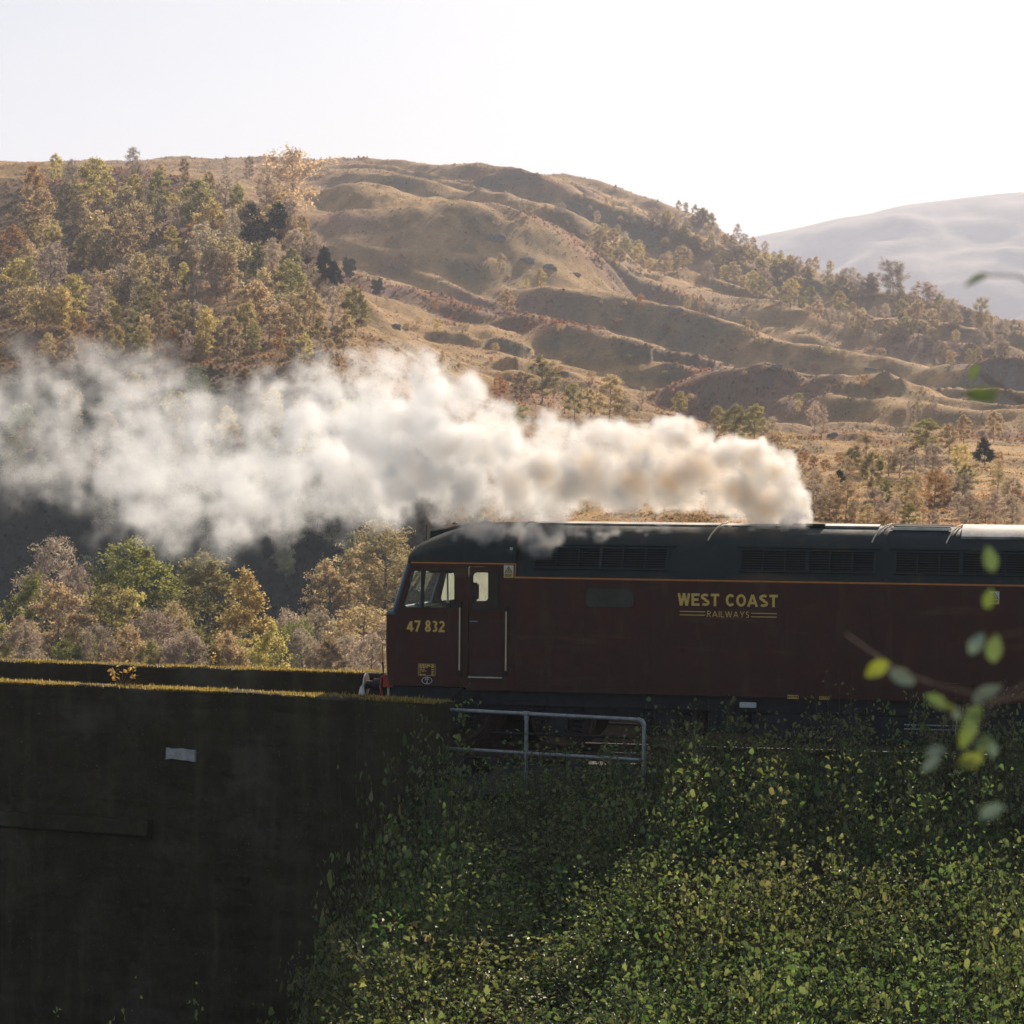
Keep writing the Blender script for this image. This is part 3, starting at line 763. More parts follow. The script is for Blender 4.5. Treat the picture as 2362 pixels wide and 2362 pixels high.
for side, t0 in ((0, 0.0), (1, WID - 0.03)):
    cs_ = panel('cab_side', MAROON, LOCO, cab_out, [win_all, grow(door_o, 0.006)], t0)
    ring('window_frame', RUBBER, cs_, win_all, grow(win_all, -0.018), t0 - 0.004 if side == 0 else t0 + 0.005, 0.03)
    # divider bar of the sliding window
    x_a, x_b = L(971, 1360)[0], L(978, 1360)[0]; z_t, z_b = L(975, 1314.5)[1], L(975, 1403.5)[1]
    MB().box(x_a, x_b, t0 - 0.002, t0 + 0.024, z_b + .012, z_t - .012).build('window_bar', RUBBER, cs_)
    panel('pane', GLASS if side == 0 else GLASSD, cs_, win_l, t0=t0 + 0.012, th=0.005)
    panel('pane', GLASS if side == 0 else GLASSD, cs_, win_r, t0=t0 + 0.017, th=0.005)
    dr = panel('door', MAROON, LOCO, door_o, [door_w], t0 + (0.018 if side == 0 else -0.018))
    dr['label'] = 'cab door with rounded window'
    tt = t0 + (0.012 if side == 0 else -0.022)
    ring('window_frame', RUBBER, dr, grow(door_w, 0.022), grow(door_w, -0.004), tt, 0.012)
    panel('pane', GLASSD if side == 1 else GLASS, dr, grow(door_w, -0.003), t0=t0 + 0.03, th=0.005)
    if side == 0:
        a_, zk = L(1083, 1525.5); b_ = L(1157.5, 1525.5)[0]
        MB().box(a_, b_, t0 + 0.010, t0 + 0.017, dz0 + 0.02, zk, 0.002).build('kick_plate', paint('maroon_kick', (0.06, 0.024, 0.02), 0.5), dr)
        hx0, hz = L(1085, 1433); hx1 = L(1102, 1434)[0]
        MB().tube([(hx0, t0 + 0.0, hz), (hx0, t0 - 0.03, hz), (hx1, t0 - 0.03, hz), (hx1, t0 + 0.0, hz)], 0.011, 8).build('handle', STEEL, dr)
        hc = L(1094, 1437)
        v = [(hc[0] + 0.075 * math.cos(rad(a)), t0 + 0.0165, hc[1] + 0.09 * math.sin(rad(a))) for a in range(180, 361, 15)]
        MB().tube(v, 0.006, 6).build('handle_recess', MAROON, dr)
        MB().box(L(1080, 1562)[0], L(1158, 1562)[0], -0.035, 0.02, dz0 - 0.03, dz0 - 0.008, 0.003).build('door_sill', STEEL, dr)
        zg = L(1120, 1409)[1]
        MB().box(L(1083, 1410)[0], L(1158, 1410)[0], 0.006, 0.019, zg - .012, zg + .012, 0.003).build('drip_strip', MAROON, dr)
        zl = L(990, 1410)[1]
        MB().box(L(914, 1410)[0], L(1050, 1410)[0], -0.014, 0.001, zl - .01, zl + .008, 0.003).build('drip_strip', MAROON, cs_)
# ---- body sides
body_near = panel('body_side', MAROON, LOCO, [(X_CAB + .004, ZB), (LEN, ZB), (LEN, ZO), (X_CAB + .004, ZO)], [body_w], 0.0)
panel('body_side', MAROON, LOCO, [(X_CAB + .004, ZB), (LEN, ZB), (LEN, ZO), (X_CAB + .004, ZO)], t0=WID - 0.03)
ring('window_frame', MAROON, body_near, grow(body_w, 0.02), grow(body_w, -0.004), -0.008, 0.02)
panel('pane', GLASSK, body_near, grow(body_w, -0.003), t0=0.012, th=0.006)
MB().box(X_CAB - .012, X_CAB + .012, -0.006, 0.0, ZB + .01, ZO - .03).build('seam_strip', MAROON, body_near)
xx, zz = L(2160, 1380); MB().box(xx - .006, xx + .006, -0.004, 0, ZB + .15, ZO - .06).build('panel_seam', MAROON, body_near)
xx, zz = L(2240, 1372); MB().box(xx - .55, xx + .35, -0.006, 0, zz - .006, zz + .006).build('panel_seam', MAROON, body_near)
for y_, w_ in ((1577, 0.85), (1586, 0.55)):
    xx, zz = L(2180, y_); MB().box(xx, xx + w_, -0.02, 0, zz - .008, zz + .008, 0.003).build('grab_strip', MAROON, body_near)
for px_ in (1345, 1500, 1668, 1835, 2010):
    xx = L(px_, 1450)[0]; MB().box(xx - .004, xx + .004, -0.004, 0, ZB + .03, ZO - .03).build('panel_seam', MAROON, body_near)
MB().box(X_CAB + .05, LEN - .1, -0.008, 0, ZB + .10, ZB + .115, .002).build('rubbing_strip', MAROON, body_near)
# small lettered plates low on the side
for (x0_, y0_, x1_, y1_, rows_) in ((1816, 1602.5, 1842, 1612.5, 2), (1890, 1606, 1913, 1614.5, 1)):
    a_, zt_ = L(x0_, y0_); b_, zb_ = L(x1_, y1_)
    pl = ring('data_plate', GOLD, body_near, [(a_, zb_), (b_, zb_), (b_, zt_), (a_, zt_)], [(a_ + .006, zb_ + .006), (b_ - .006, zb_ + .006), (b_ - .006, zt_ - .006), (a_ + .006, zt_ - .006)], -0.003, 0.002)
    for k in range(rows_):
        zc = zb_ + (zt_ - zb_) * (k + 0.5) / rows_
        MB().box(a_ + .02, b_ - .02, -0.003, -0.001, zc - .007, zc + .007).build('lettering_line', GOLD, pl)
# ---- orange lining
MB().box(X_CAB - 0.012, LEN, -0.012, 0.0, ZO - 0.012, ZO + 0.016, 0.003).build('lining', ORANGE, LOCO)
a_ = L(948, 1298)[0]
MB().box(a_, X_CAB, -0.010, 0.0, Z_CAB - 0.012, Z_CAB + 0.012, 0.003).build('lining', ORANGE, LOCO)
MB().box(X_CAB - .003, X_CAB + .012, -0.008, 0.06, ZO + .016, Z_CAB + .012).build('lining', ORANGE, LOCO)
# ---- main roof
half = [(0.0, ZO + 0.0), (0.012, ZO + 0.06), (0.05, 3.15), (0.25, 3.50), (0.36, 3.62), (0.52, 3.73), (0.74, 3.825), (1.0, 3.885), (1.35, 3.915)]
prof = half + [(WID - t_, z_) for t_, z_ in reversed(half[:-1])]
xs_ = np.linspace(X_CAB + .002, LEN, 60); v = [(x, t_, z_) for x in xs_ for t_, z_ in prof]; m = len(prof)
f = [(i * m + k, i * m + k + 1, (i + 1) * m + k + 1, (i + 1) * m + k) for i in range(len(xs_) - 1) for k in range(m - 1)]
roof = MB().add(v, f).build('roof', ROOFG, LOCO, True)
# roof sheet seams and top ribs
def roof_strip(name, x0, x1, mat, k0=2, k1=9, up=0.012, parent=roof):
    pr = half + [(WID - t_, z_) for t_, z_ in reversed(half[:-1])]
    pr = pr[k0:len(pr) - k0]
    v, n_ = [], len(pr)
    for x in (x0, x1):
        for i, (t_, z_) in enumerate(pr):
            a_, b_ = pr[max(i - 1, 0)], pr[min(i + 1, n_ - 1)]
            d = np.array([b_[0] - a_[0], b_[1] - a_[1]]); d /= np.linalg.norm(d); nn = np.array([-d[1], d[0]])
            v.append((x, t_ + nn[0] * up, z_ + nn[1] * up))
        for i, (t_, z_) in enumerate(pr): v.append((x, t_, z_ - 0.004))
    f = []
    for k in range(n_ - 1):
        f += [(k, k + 1, 2 * n_ + k + 1, 2 * n_ + k), (k, n_ + k, n_ + k + 1, k + 1), (2 * n_ + k, 2 * n_ + k + 1, 3 * n_ + k + 1, 3 * n_ + k)]
    f += [(0, 2 * n_, 3 * n_, n_), (n_ - 1, 2 * n_ - 1, 4 * n_ - 1, 3 * n_ - 1)]
    return MB().add(v, f).build(name, mat, parent, True)
for px_ in (1667, 2035):
    xx = L(px_, 1280)[0]; roof_strip('roof_seam', xx - .03, xx + .03, ROOFG, 1)
roof_strip('roof_walkway', X_CAB + 0.2, L(1662, 1210, 1.2)[0], ROOFTOP, 7, up=0.02)
roof_strip('roof_walkway', L(1675, 1210, 1.2)[0], L(1860, 1210, 1.2)[0], ROOFTOP, 7, up=0.016)
roof_strip('roof_walkway', L(1890, 1210, 1.2)[0], L(2030, 1210, 1.2)[0], ROOFTOP, 7, up=0.03)
roof_strip('roof_hatch', L(2222, 1210, 1.2)[0], LEN - 1, ROOFTOP, 5, up=0.045)
# slot in the roof top with bright lips
s0_, s1_ = L(2056, 1215, 1.0)[0], L(2196, 1217, 1.0)[0]
MB().box(s0_, s1_, 0.80, 0.86, 3.86, 3.905, 0.004).build('roof_lip', STEEL, roof)
MB().box(s0_ + .05, s1_ - .03, 0.9, 1.6, 3.90, 3.925, 0.004).build('roof_slot', NEARBLACK, roof)
MB().box(s0_, s1_, 1.62, 1.68, 3.90, 3.945, 0.004).build('roof_lip', STEEL, roof)
# cables tied over the roof
for px_, sk in ((2030, 0.16), (1655, 0.1), (2200, .12)):
    xx = L(px_, 1215, 0.8)[0]
    pts = [(xx - 0.10, 0.36, 3.66), (xx - .06, .5, 3.76), (xx, 0.72, 3.86), (xx + sk * .6, 0.95, 3.93), (xx + sk, 1.35, 3.955), (xx + sk, 1.8, 3.9)]
    MB().tube(pts, 0.014, 6).build('cable', CREAM, roof, True)
# exhaust port
ex = L(1868, 1215, 1.2)[0]
MB().box(ex - .28, ex + .28, 0.95, 1.75, 3.87, 3.945, 0.015).build('exhaust_port', NEARBLACK, roof)
# ---- cab roof dome
prof_px = [(944, 1296), (950, 1287), (957, 1277.5), (964, 1269.5), (971, 1263), (983, 1254), (996, 1246), (1015, 1236), (1040, 1226), (1070, 1216), (1110, 1208), (1150, 1205.5), (1187, 1205)]
rings = []
for i_, (px_, py_) in enumerate(prof_px):
    x_, zt = L(px_, py_, 1.35 * min(1.0, 0.12 + i_ * 0.16))
    if i_ == len(prof_px) - 1: x_, zt = X_CAB + .004, 3.915
    x_ = min(x_, X_CAB + .004)
    h_ = max(zt - Z_CAB, 0.01)
    wf = min(1.0, 0.88 + 0.12 * (h_ / 0.55))
    rg = []
    for k in range(25):
        a = math.pi * k / 24
        ct_ = math.cos(a); st_ = math.sin(a)
        tt = 1.35 - 1.35 * wf * math.copysign(abs(ct_) ** 0.8, ct_)
        rg.append((x_, tt, Z_CAB + 0.008 + h_ * (st_ ** 0.85)))
    rings.append(rg)
xe = rings[-1][0][0]
# lower edge follows the cab front
v = [p for g_ in rings for p in g_]; m = 25
f = [(i * m + k, i * m + k + 1, (i + 1) * m + k + 1, (i + 1) * m + k) for i in range(len(rings) - 1) for k in range(m - 1)] + [tuple(range(m))]
f += [tuple(reversed(range((len(rings) - 1) * m, len(rings) * m)))]
dome = MB().add(v, f).build('cab_roof', ROOFG, LOCO, True)
for side in (0, 1):
    tt = (0.0, WID - 0.03)[side]
    a_, b_ = L(945, 1297)[0], X_CAB
    MB().box(a_, b_, tt + (0.0 if side == 0 else .0), tt + 0.035, Z_CAB + 0.004, Z_CAB + 0.03, 0.006).build('gutter', ROOFG, dome)
# hood over the cab roof
hp = [((996, 1223), (997, 1246)), ((1031, 1217.5), (1031, 1238)), ((1070, 1207), (1070, 1225)), ((1112, 1203), (1112, 1215))]
v = []
for (a, c) in hp:
    xa, za = L(*a, 1.0); xc, zc = L(*c, 1.0)
    v += [(xa, 0.9, zc), (xa, 0.9, za - .02), (xa, 0.95, za), (xa, 1.75, za), (xa, 1.8, za - .02), (xa, 1.8, zc)]
f = [(i * 6 + k, i * 6 + (k + 1) % 6, i * 6 + 6 + (k + 1) % 6, i * 6 + 6 + k) for i in range(3) for k in range(6)] + [tuple(range(6)), tuple(reversed(range(18, 24)))]
MB().add(v, f).build('roof_hood', ROOFG, dome)
xx, zz = L(1050, 1208, 1.2)
MB().lathe((xx, 1.2, zz - .01), (0, 0, 1), [(0, .045), (.02, .045), (.035, .02), (.04, .001)], 12).build('roof_vent', BLACK, dome, True)
xx, zz = L(984, 1211, 1.35); zz0 = L(984, 1254, 1.35)[1]
MB().tube([(xx, 1.35, zz0 - .02), (xx, 1.35, zz)], 0.008, 6).build('antenna', BLACK, dome)
# ---- louvre grilles on the roof shoulder
def shoulder(x, q, out=0.0):
    """point on the sloping shoulder: q 0..1 from lower to upper edge"""
    a_, b_ = np.array(half[2]), np.array(half[3]); d = b_ - a_; ln = np.linalg.norm(d); nn = np.array([-d[1], d[0]]) / ln
    p = a_ + d * q + nn * out
    return (x, p[0], p[1])
slat_cache = {}
def sh_box(x0, x1, q0, q1, o0, o1, tilt=0.0):
    v = [shoulder(x, q, o + (tilt if q == q1 else 0)) for x in (x0, x1) for q in (q0, q1) for o in (o0, o1)]
    return v, [(0, 1, 3, 2), (4, 6, 7, 5), (0, 4, 5, 1), (2, 3, 7, 6), (0, 2, 6, 4), (1, 5, 7, 3)]
def grille(xa, xb, q0=-0.02, q1=0.98, rows_=8):
    gb = MB().add(*sh_box(xa, xb, q0, q1, 0.001, 0.006)).build('grille', NEARBLACK, LOCO)
    gw = xb - xa; mull = []
    cw = (gw - 0.02) / 6
    xsm = [xa + 0.01 + k * cw for k in range(7)]
    for k, x in enumerate(xsm):
        hw = 0.03 if k == 3 else (0.011 if 0 < k < 6 else 0.02)
        MB().add(*sh_box(x - hw, x + hw, q0, q1, 0.0065, 0.034)).build('mullion', ROOFG, gb)
    for qq in (q0, q1):
        MB().add(*sh_box(xa, xb, qq - .03, qq + .03, 0.002, 0.031)).build('grille_rail', ROOFG, gb)
    key = round(cw, 3)
    dq = (q1 - q0 - 0.08) / rows_
    if key not in slat_cache:
        mb = MB(); x0 = 0.016; x1 = cw - 0.016
        v, f_ = sh_box(x0, x1, 0.0, dq * 0.52, 0.010, 0.015, 0.0)
        v = [shoulder(x, q, o) for x in (x0, x1) for q, o in ((0.0, 0.024), (0.0, 0.028), (dq * 0.55, 0.008), (dq * 0.55, 0.013))]
        slat_cache[key] = mb.add(v, f_).mesh('slat', ROOFG)
    base = np.array(shoulder(0, 0)); 
    for c_ in range(6):
        for r_ in range(rows_):
            p = np.array(shoulder(xsm[c_], q0 + 0.055 + dq * r_)) - base
            obj('slat', slat_cache[key], gb, tuple(p))
for (pa, pb) in ((1231, 1540), (1706, 2019), (2063, 2372)):
    grille(L(pa, 1306, .1)[0], L(pb, 1306, .1)[0])
# ledge above the grilles
for (pa, pb) in ((1231, 1560), (1700, 2030), (2050, 2400)):
    MB().add(*sh_box(L(pa, 1270, .2)[0], L(pb, 1270, .2)[0], 1.1, 1.17, 0.0, 0.02)).build('ledge', ROOFG, roof)
# ---- handrails
for px_, ya, yb in ((1062.2, 1395, 1552), (1169, 1404, 1553)):
    x_, za = L(px_, ya); zb = L(px_, yb)[1]
    hr = MB().tube([(x_, -0.05, za), (x_, -0.05, zb)], 0.0135, 10).build('handrail', CREAM, LOCO, True)
    for z_ in (za, zb):
        MB().box(x_ - .03, x_ + .03, -0.065, 0.0, z_ - .055, z_ + .055, 0.01).build('bracket', BLACK, hr)
# ---- warning signs
SIGN_Y = simple('sign_yellow', (0.60, 0.42, 0.08), 0.5, var=0.1); SIGN_K = simple('sign_black', (0.02, 0.02, 0.02), 0.5)
def warning(x0_, y0_, x1_, y1_, t_=-0.006):
    a_, zt_ = L(x0_, y0_); b_, zb_ = L(x1_, y1_); h_ = zt_ - zb_; w_ = b_ - a_
    sg = MB().box(a_, b_, t_ - .004, t_ + .006, zb_, zt_).build('warning_sign', WHITE, LOCO)
    MB().box(a_ + .002, b_ - .002, t_ - .0065, t_ - .0045, zb_ + .002, zb_ + h_ * .36).build('sign_band', SIGN_Y, sg)
    tri = [(a_ + w_ * .08, zb_ + h_ * .42), (b_ - w_ * .08, zb_ + h_ * .42), (a_ + w_ * .5, zt_ - h_ * .05)]
    panel('triangle', SIGN_K, sg, tri, t0=t_ - .007, th=.002)
    c_ = np.mean(tri, 0); panel('triangle_face', SIGN_Y, sg, [tuple(c_ + (np.array(p) - c_) * .74) for p in tri], t0=t_ - .009, th=.0015)
    x_, z_ = c_
    panel('lightning_bolt', SIGN_K, sg, [(x_ + .012, z_ + .045), (x_ - .012, z_ + .004), (x_ + .002, z_ + .004), (x_ - .006, z_ - .036), (x_ + .014, z_ + .012), (x_ + .002, z_ + .012)], t0=t_ - .011, th=.001)
    for k, q in enumerate((.27, .19, .11)):
        MB().box(a_ + w_ * .14, b_ - w_ * (.14 + .06 * k), t_ - .008, t_ - .0066, zb_ + h_ * q, zb_ + h_ * (q + .035)).build('print_line', SIGN_K, sg)
warning(1162.4, 1303.7, 1184.4, 1333)
warning(2283, 1364, 2305, 1394)
# ---- lettering: stroked capitals and figures
def arc(cx, cy, rx, ry, a0, a1, n=14): return [(cx + rx * math.cos(rad(a0 + (a1 - a0) * k / n)), cy + ry * math.sin(rad(a0 + (a1 - a0) * k / n))) for k in range(n + 1)]
def glyph(ch, w, sw):
    """strokes in a box of width w and height 1; sw the stroke width"""
    h = sw / 2; W = w - h; c = w / 2
    if ch == 'W': return [[(h * .9, 1), (w * .27, 0.0)], [(w * .27 + .02, 0.0), (c, 1)], [(c, 1), (w * .73 - .02, 0.0)], [(w * .73, 0.0), (w - h * .9, 1)]]
    if ch == 'E': return [[(h, 0), (h, 1)], [(sw, 1 - h), (w, 1 - h)], [(sw, .5), (w * .88, .5)], [(sw, h), (w, h)]]
    if ch == 'S': return [arc(c, .735, c - h, .265 - h, 35, 270, 16)[:-1] + arc(c, .265, c - h, .265 , 90, -145, 16)[:1] + [(c, .5)] + arc(c, .27, c - h, .27 - h, 80, -145, 16)]
    if ch == 'T': return [[(0, 1 - h), (w, 1 - h)], [(c, 1 - sw), (c, 0)]]
    if ch == 'C': return [arc(c + .02, .5, c - h, .5 - h, 42, 318, 26)]
    if ch in 'O0': return [arc(c, .5, c - h, .5 - h, 0, 360, 32)]
    if ch == 'A': return [[(h * .8, 0), (c, 1 - h * .3)], [(c, 1 - h * .3), (w - h * .8, 0)], [(w * .26, .3), (w * .74, .3)]]
    if ch == 'R': return [[(h, 0), (h, 1)], [(sw, 1 - h), (w * .5, 1 - h)] + arc(w * .55, .75 - h * .2, w * .45 - h, .25 - h * .8, 80, -80, 10) + [(sw, .5)], [(w * .42, .5), (w - h, 0)]]
    if ch == 'I' or ch == '1': return [[(c, 0), (c, 1)]]
    if ch == 'L': return [[(h, 0), (h, 1)], [(sw, h), (w, h)]]
    if ch == 'Y': return [[(h * .8, 1), (c, .45)], [(w - h * .8, 1), (c, .45)], [(c, .45), (c, 0)]]
    if ch == '4': return [[(w * .68, 0), (w * .68, 1 - h)], [(w * .62, 1 - h), (h, .3)], [(0, .26), (w, .26)]]
    if ch == '7': return [[(0, 1 - h), (w, 1 - h)], [(w - h, 1 - sw), (w * .3, 0)]]
    if ch == '8': return [arc(c, .755, c * .86 - h, .245 - h * .6, 0, 360, 22), arc(c, .27, c - h, .27 - h, 0, 360, 24)]
    if ch == '3': return [arc(c * .9, .74, c - h, .26 - h, 140, -90, 16), arc(c * .9, .27, c - h, .27 - h, 90, -140, 16)]
    if ch == '2': return [arc(c, .71, c - h, .29 - h, 160, -30, 16) + [(h * 1.3, sw)], [(0, h), (w, h)]]
    return []
def stroke_mesh(strokes, sw, sx, mat, name='letter', jit=0.0):
    mb = MB()
    for q, st in enumerate(strokes):
        P = np.array(st, float); closed = np.allclose(P[0], P[-1])
        if closed: P = P[:-1]
        n = len(P); L_, R_ = [], []
        for i in range(n):
            a_ = P[i] - P[i - 1] if (i > 0 or closed) else P[1] - P[0]
            b_ = P[(i + 1) % n] - P[i] if (i < n - 1 or closed) else P[-1] - P[-2]
            a_ = a_ / np.linalg.norm(a_); b_ = b_ / np.linalg.norm(b_)
            na, nb = np.array([-a_[1], a_[0]]), np.array([-b_[1], b_[0]]); m_ = na + nb; m_ /= np.linalg.norm(m_)
            k = sw / 2 / max(.4, m_ @ na); L_.append(P[i] + m_ * k); R_.append(P[i] - m_ * k)
        o = -0.0005 * q
        v = [(p[0] * sx, o, p[1] * sx) for p in L_ + R_]
        f = [(i, (i + 1) % n, n + (i + 1) % n, n + i) for i in range(n if closed else n - 1)]
        mb.add(v, f)
    return mb.mesh(name, mat)
def text(name, label, s, widths, height, gap, sw, x, z, dz_dx=0.0, mat=GOLD, t_=-0.004, parent=LOCO, space=0.45):
    e = empty(name, (x, t_, z), 0, parent)
    if label: e['label'] = label
    cur = 0.0
    for ch in s:
        if ch == ' ': cur += space * height; continue
        w_ = widths[ch]
        obj('letter' if ch.isalpha() else 'figure', stroke_mesh(glyph(ch, w_, sw), sw, height, mat), e, (cur, 0, 0))
        cur += (w_ + gap) * height
    return e, cur - gap * height
def fit_text(name, label, s, widths, gap, sw, x0_, x1_, z, height, **kw):
    tot = sum(widths[c] for c in s if c != ' ') * height; n = len(s.replace(' ', '')) - 1; sp = s.count(' ')
    # choose the word space so that the line fills x0..x1
    space = ((x1_ - x0_) - tot - gap * height * (n)) / height / max(sp, 1) if sp else 0
    if not sp: gap = ((x1_ - x0_) - tot) / n / height
    return text(name, label, s, widths, height, gap, sw, x0_, z, space=space, **kw)
x0_, z1_ = L(1563.4, 1368); z0_ = L(1563.4, 1396.5)[1]; x1_ = L(1794, 1400)[0]
fit_text('lettering', 'large gold letters WEST COAST', 'WEST COAST', {'W': 1.02, 'E': .66, 'S': .72, 'T': .68, 'C': .76, 'O': .80, 'A': .86}, 0.10, 0.205, x0_, x1_, z0_, z1_ - z0_)
a_, z1_ = L(1631, 1409); z0_ = L(1631, 1423)[1]; b_ = L(1728, 1424)[0]
fit_text('lettering', 'small gold letters RAILWAYS', 'RAILWAYS', {'R': .66, 'A': .86, 'I': .14, 'L': .52, 'W': 1.15, 'Y': .78, 'S': .56}, 0.1, 0.12, a_, b_, z0_, z1_ - z0_)
for (pa, pb, py_) in ((1568, 1626.5, 1410), (1568, 1626.5, 1418), (1732.5, 1791.7, 1414.5), (1732.5, 1791.7, 1422.5)):
    xa, za = L(pa, py_); xb = L(pb, py_)[0]
    MB().box(xa, xb, -0.005, -0.002, za - .007, za + .007).build('gold_line', GOLD, LOCO)
xa, zt_ = L(938.5, 1430.5); z0_ = L(938.5, 1456.5)[1]; xb = L(1026, 1457)[0]
fit_text('running_number', 'gold running number 47 832', '47 832', {'4': .62, '7': .54, '8': .56, '3': .52, '2': .56}, 0.085, 0.185, xa, xb, z0_, zt_ - z0_)
# data panel and shed oval
a_, zt_ = L(964.6, 1530.7); b_, zb_ = L(1004, 1559); h_ = zt_ - zb_
dp = ring('data_panel', GOLD, LOCO, rrect(a_, zb_, b_, zt_, .012, 2), rrect(a_ + .007, zb_ + .007, b_ - .007, zt_ - .007, .008, 2), -0.003, 0.002)
MB().box(a_ + .01, b_ - .01, -0.003, -.001, zt_ - h_ * .24, zt_ - h_ * .20).build('rule_line', GOLD, dp)
for k in range(6):
    zc = zt_ - h_ * (.12 + .150 * k + (.04 if k else 0)); th_ = .013 if k == 0 else .008
    x_ = a_ + .025
    for wd_ in ((.03, .04, .025, .05) if k == 0 else ((.04, .05, .03), (.05, .03), (.03, .045, .02), (.02,), (.05, .045))[k - 1]):
        MB().box(x_, x_ + wd_, -0.003, -.001, zc - th_, zc + th_).build('print_word', GOLD, dp); x_ += wd_ + .012
    MB().box(b_ - .07, b_ - .03, -0.003, -.001, zc - th_, zc + th_).build('print_word', GOLD, dp)
c_ = L(984.8, 1569.5); rx_, ry_ = 12.5 / 134, 8.5 / 134
ov = ring('shed_oval', WHITE, LOCO, arc(c_[0], c_[1], rx_, ry_, 0, 360, 36)[:-1], arc(c_[0], c_[1], rx_ - .01, ry_ - .01, 0, 360, 36)[:-1], -0.003, .002)
text('shed_code', None, '10', {'1': .2, '0': .62}, .055, .25, .2, c_[0] - .032, c_[1] + .0, mat=WHITE, parent=ov)
text('shed_code', None, 'A', {'A': .8}, .042, .1, .2, c_[0] - .016, c_[1] - .053, mat=WHITE, parent=ov)
# ---- cab front
zl = L(891, 1416)[1]
fp = [(-0.012, .05), (-0.02, .22), (-0.03, 1.35), (0.0, WID - .22), (0.03, WID - .10)]
v = [(x - (0.0 if z_ > 1.5 else -.03), t_, z_) for z_ in (1.11, 1.6, zl - .01) for x, t_ in fp] + [(x + .06, t_, z_) for z_ in (1.11, 1.6, zl - .01) for x, t_ in fp]
f = []
for g_ in (0, 15):
    f += [(g_ + r_ * 5 + k, g_ + r_ * 5 + k + 1, g_ + r_ * 5 + 6 + k, g_ + r_ * 5 + 5 + k) for r_ in range(2) for k in range(4)]
f += [(k, k + 1, 15 + k + 1, 15 + k) for k in range(4)] + [(10 + k, 10 + k + 1, 25 + k + 1, 25 + k) for k in range(4)]
f += [(0, 5, 20, 15), (5, 10, 25, 20), (4, 9, 24, 19), (9, 14, 29, 24)]
front = MB().add(v, f).build('cab_front', YELLOW, LOCO, True)
px0, pz0 = L(909, 1412); px1, pz1 = L(942.5, 1299)
for t_ in (0.01, WID - 0.01):
    MB().tube([(px0, t_, pz0), (px1, t_, pz1)], [0.045, 0.032], 10).build('windscreen_pillar', BLUEG, front, True)
    MB().tube([(px0 - .11, t_ + (.04 if t_ < 1 else -.04), zl + .01), (px0 + .03, t_, zl + .03)], 0.05, 10).build('sill_end', BLUEG, front, True)
MB().tube([(px0, .45, pz0), (px1, .5, pz1)], .03, 8).build('windscreen_bar', BLUEG, front)
MB().tube([(px0 - .05, .1, pz0 + .02), (px0 - .1, 1.35, pz0 + .02), (px0 - .05, WID - .1, pz0 + .02)], .05, 8).build('windscreen_sill', BLUEG, front)
MB().tube([(px1, .05, pz1), (px1 - .03, 1.35, pz1), (px1, WID - .05, pz1)], .04, 8).build('windscreen_head', ROOFG, front)
MB().tube([((px0 + px1) / 2 - .0, 1.35, (pz0 + pz1) / 2 - .4), (px1 - .03, 1.35, pz1)], .03, 8).build('windscreen_bar', BLUEG, front)
for ta, tb_ in ((.06, 1.33), (1.37, WID - .06)):
    MB().add([(px0 - .02, ta, pz0 + .03), (px0 - .02, tb_, pz0 + .03), (px1, tb_, pz1), (px1, ta, pz1)], [(0, 1, 2, 3)]).build('windscreen', GLASS, front)
lx, lz = L(886, 1428)
MB().lathe((lx - .05, .35, lz), (1, 0, 0), [(0, .01), (.015, .05), (.05, .045), (.12, .03)], 14).build('marker_lamp', STEEL, front, True)
# bent yellow and black rail beside the buffer beam
hx = [L(x, y, .05) for x, y in ((891, 1486), (884, 1487), (881.5, 1493), (883, 1527))]
MB().tube([(p[0], .05, p[1]) for p in hx], .012, 8).build('front_handrail', YELLOW, front, True)
hx = [L(x, y, .05) for x, y in ((883, 1527), (884.5, 1560), (886, 1578), (890, 1588))]
MB().tube([(p[0], .05, p[1]) for p in hx], .014, 8).build('front_handrail', BLACK, front, True)
# buffer beam
bz0, bz1_ = L(880, 1588)[1], L(880, 1553)[1]
MB().box(-0.06, .12, .02, WID - .02, bz0 + .02, bz1_ - .02, .01).build('buffer_beam', RED, LOCO)
for t_ in (.5, WID - .5):
    b_ = MB().lathe((-0.06, t_, 1.06), (-1, 0, 0), [(0, .13), (.28, .11), (.281, .07), (.40, .07)], 18).build('buffer', BLACK, LOCO, True)
    MB().lathe((-.46, t_, 1.06), (-1, 0, 0), [(0, .07), (.01, .2), (.035, .2), (.045, .17)], 22).build('buffer_head', STEEL, b_, True)
for k, t_ in enumerate((.18, .28, .40)):
    MB().tube([(-.07, t_, 1.24), (-.12, t_, 1.22), (-.14, t_, 1.05), (-.1 + .02 * k, t_, .86)], .022, 8).build('brake_hose', RED if k == 0 else BLACK, LOCO, True)
    MB().lathe((-.1 + .02 * k, t_, .86), (0, 0, -1), [(0, .03), (.05, .03), (.06, .015)], 10).build('hose_end', STEEL, LOCO, True)
# far end of the body
MB().box(LEN - .02, LEN + .03, .02, WID - .02, 1.1, 3.0, .02).build('body_end', YELLOW, LOCO)
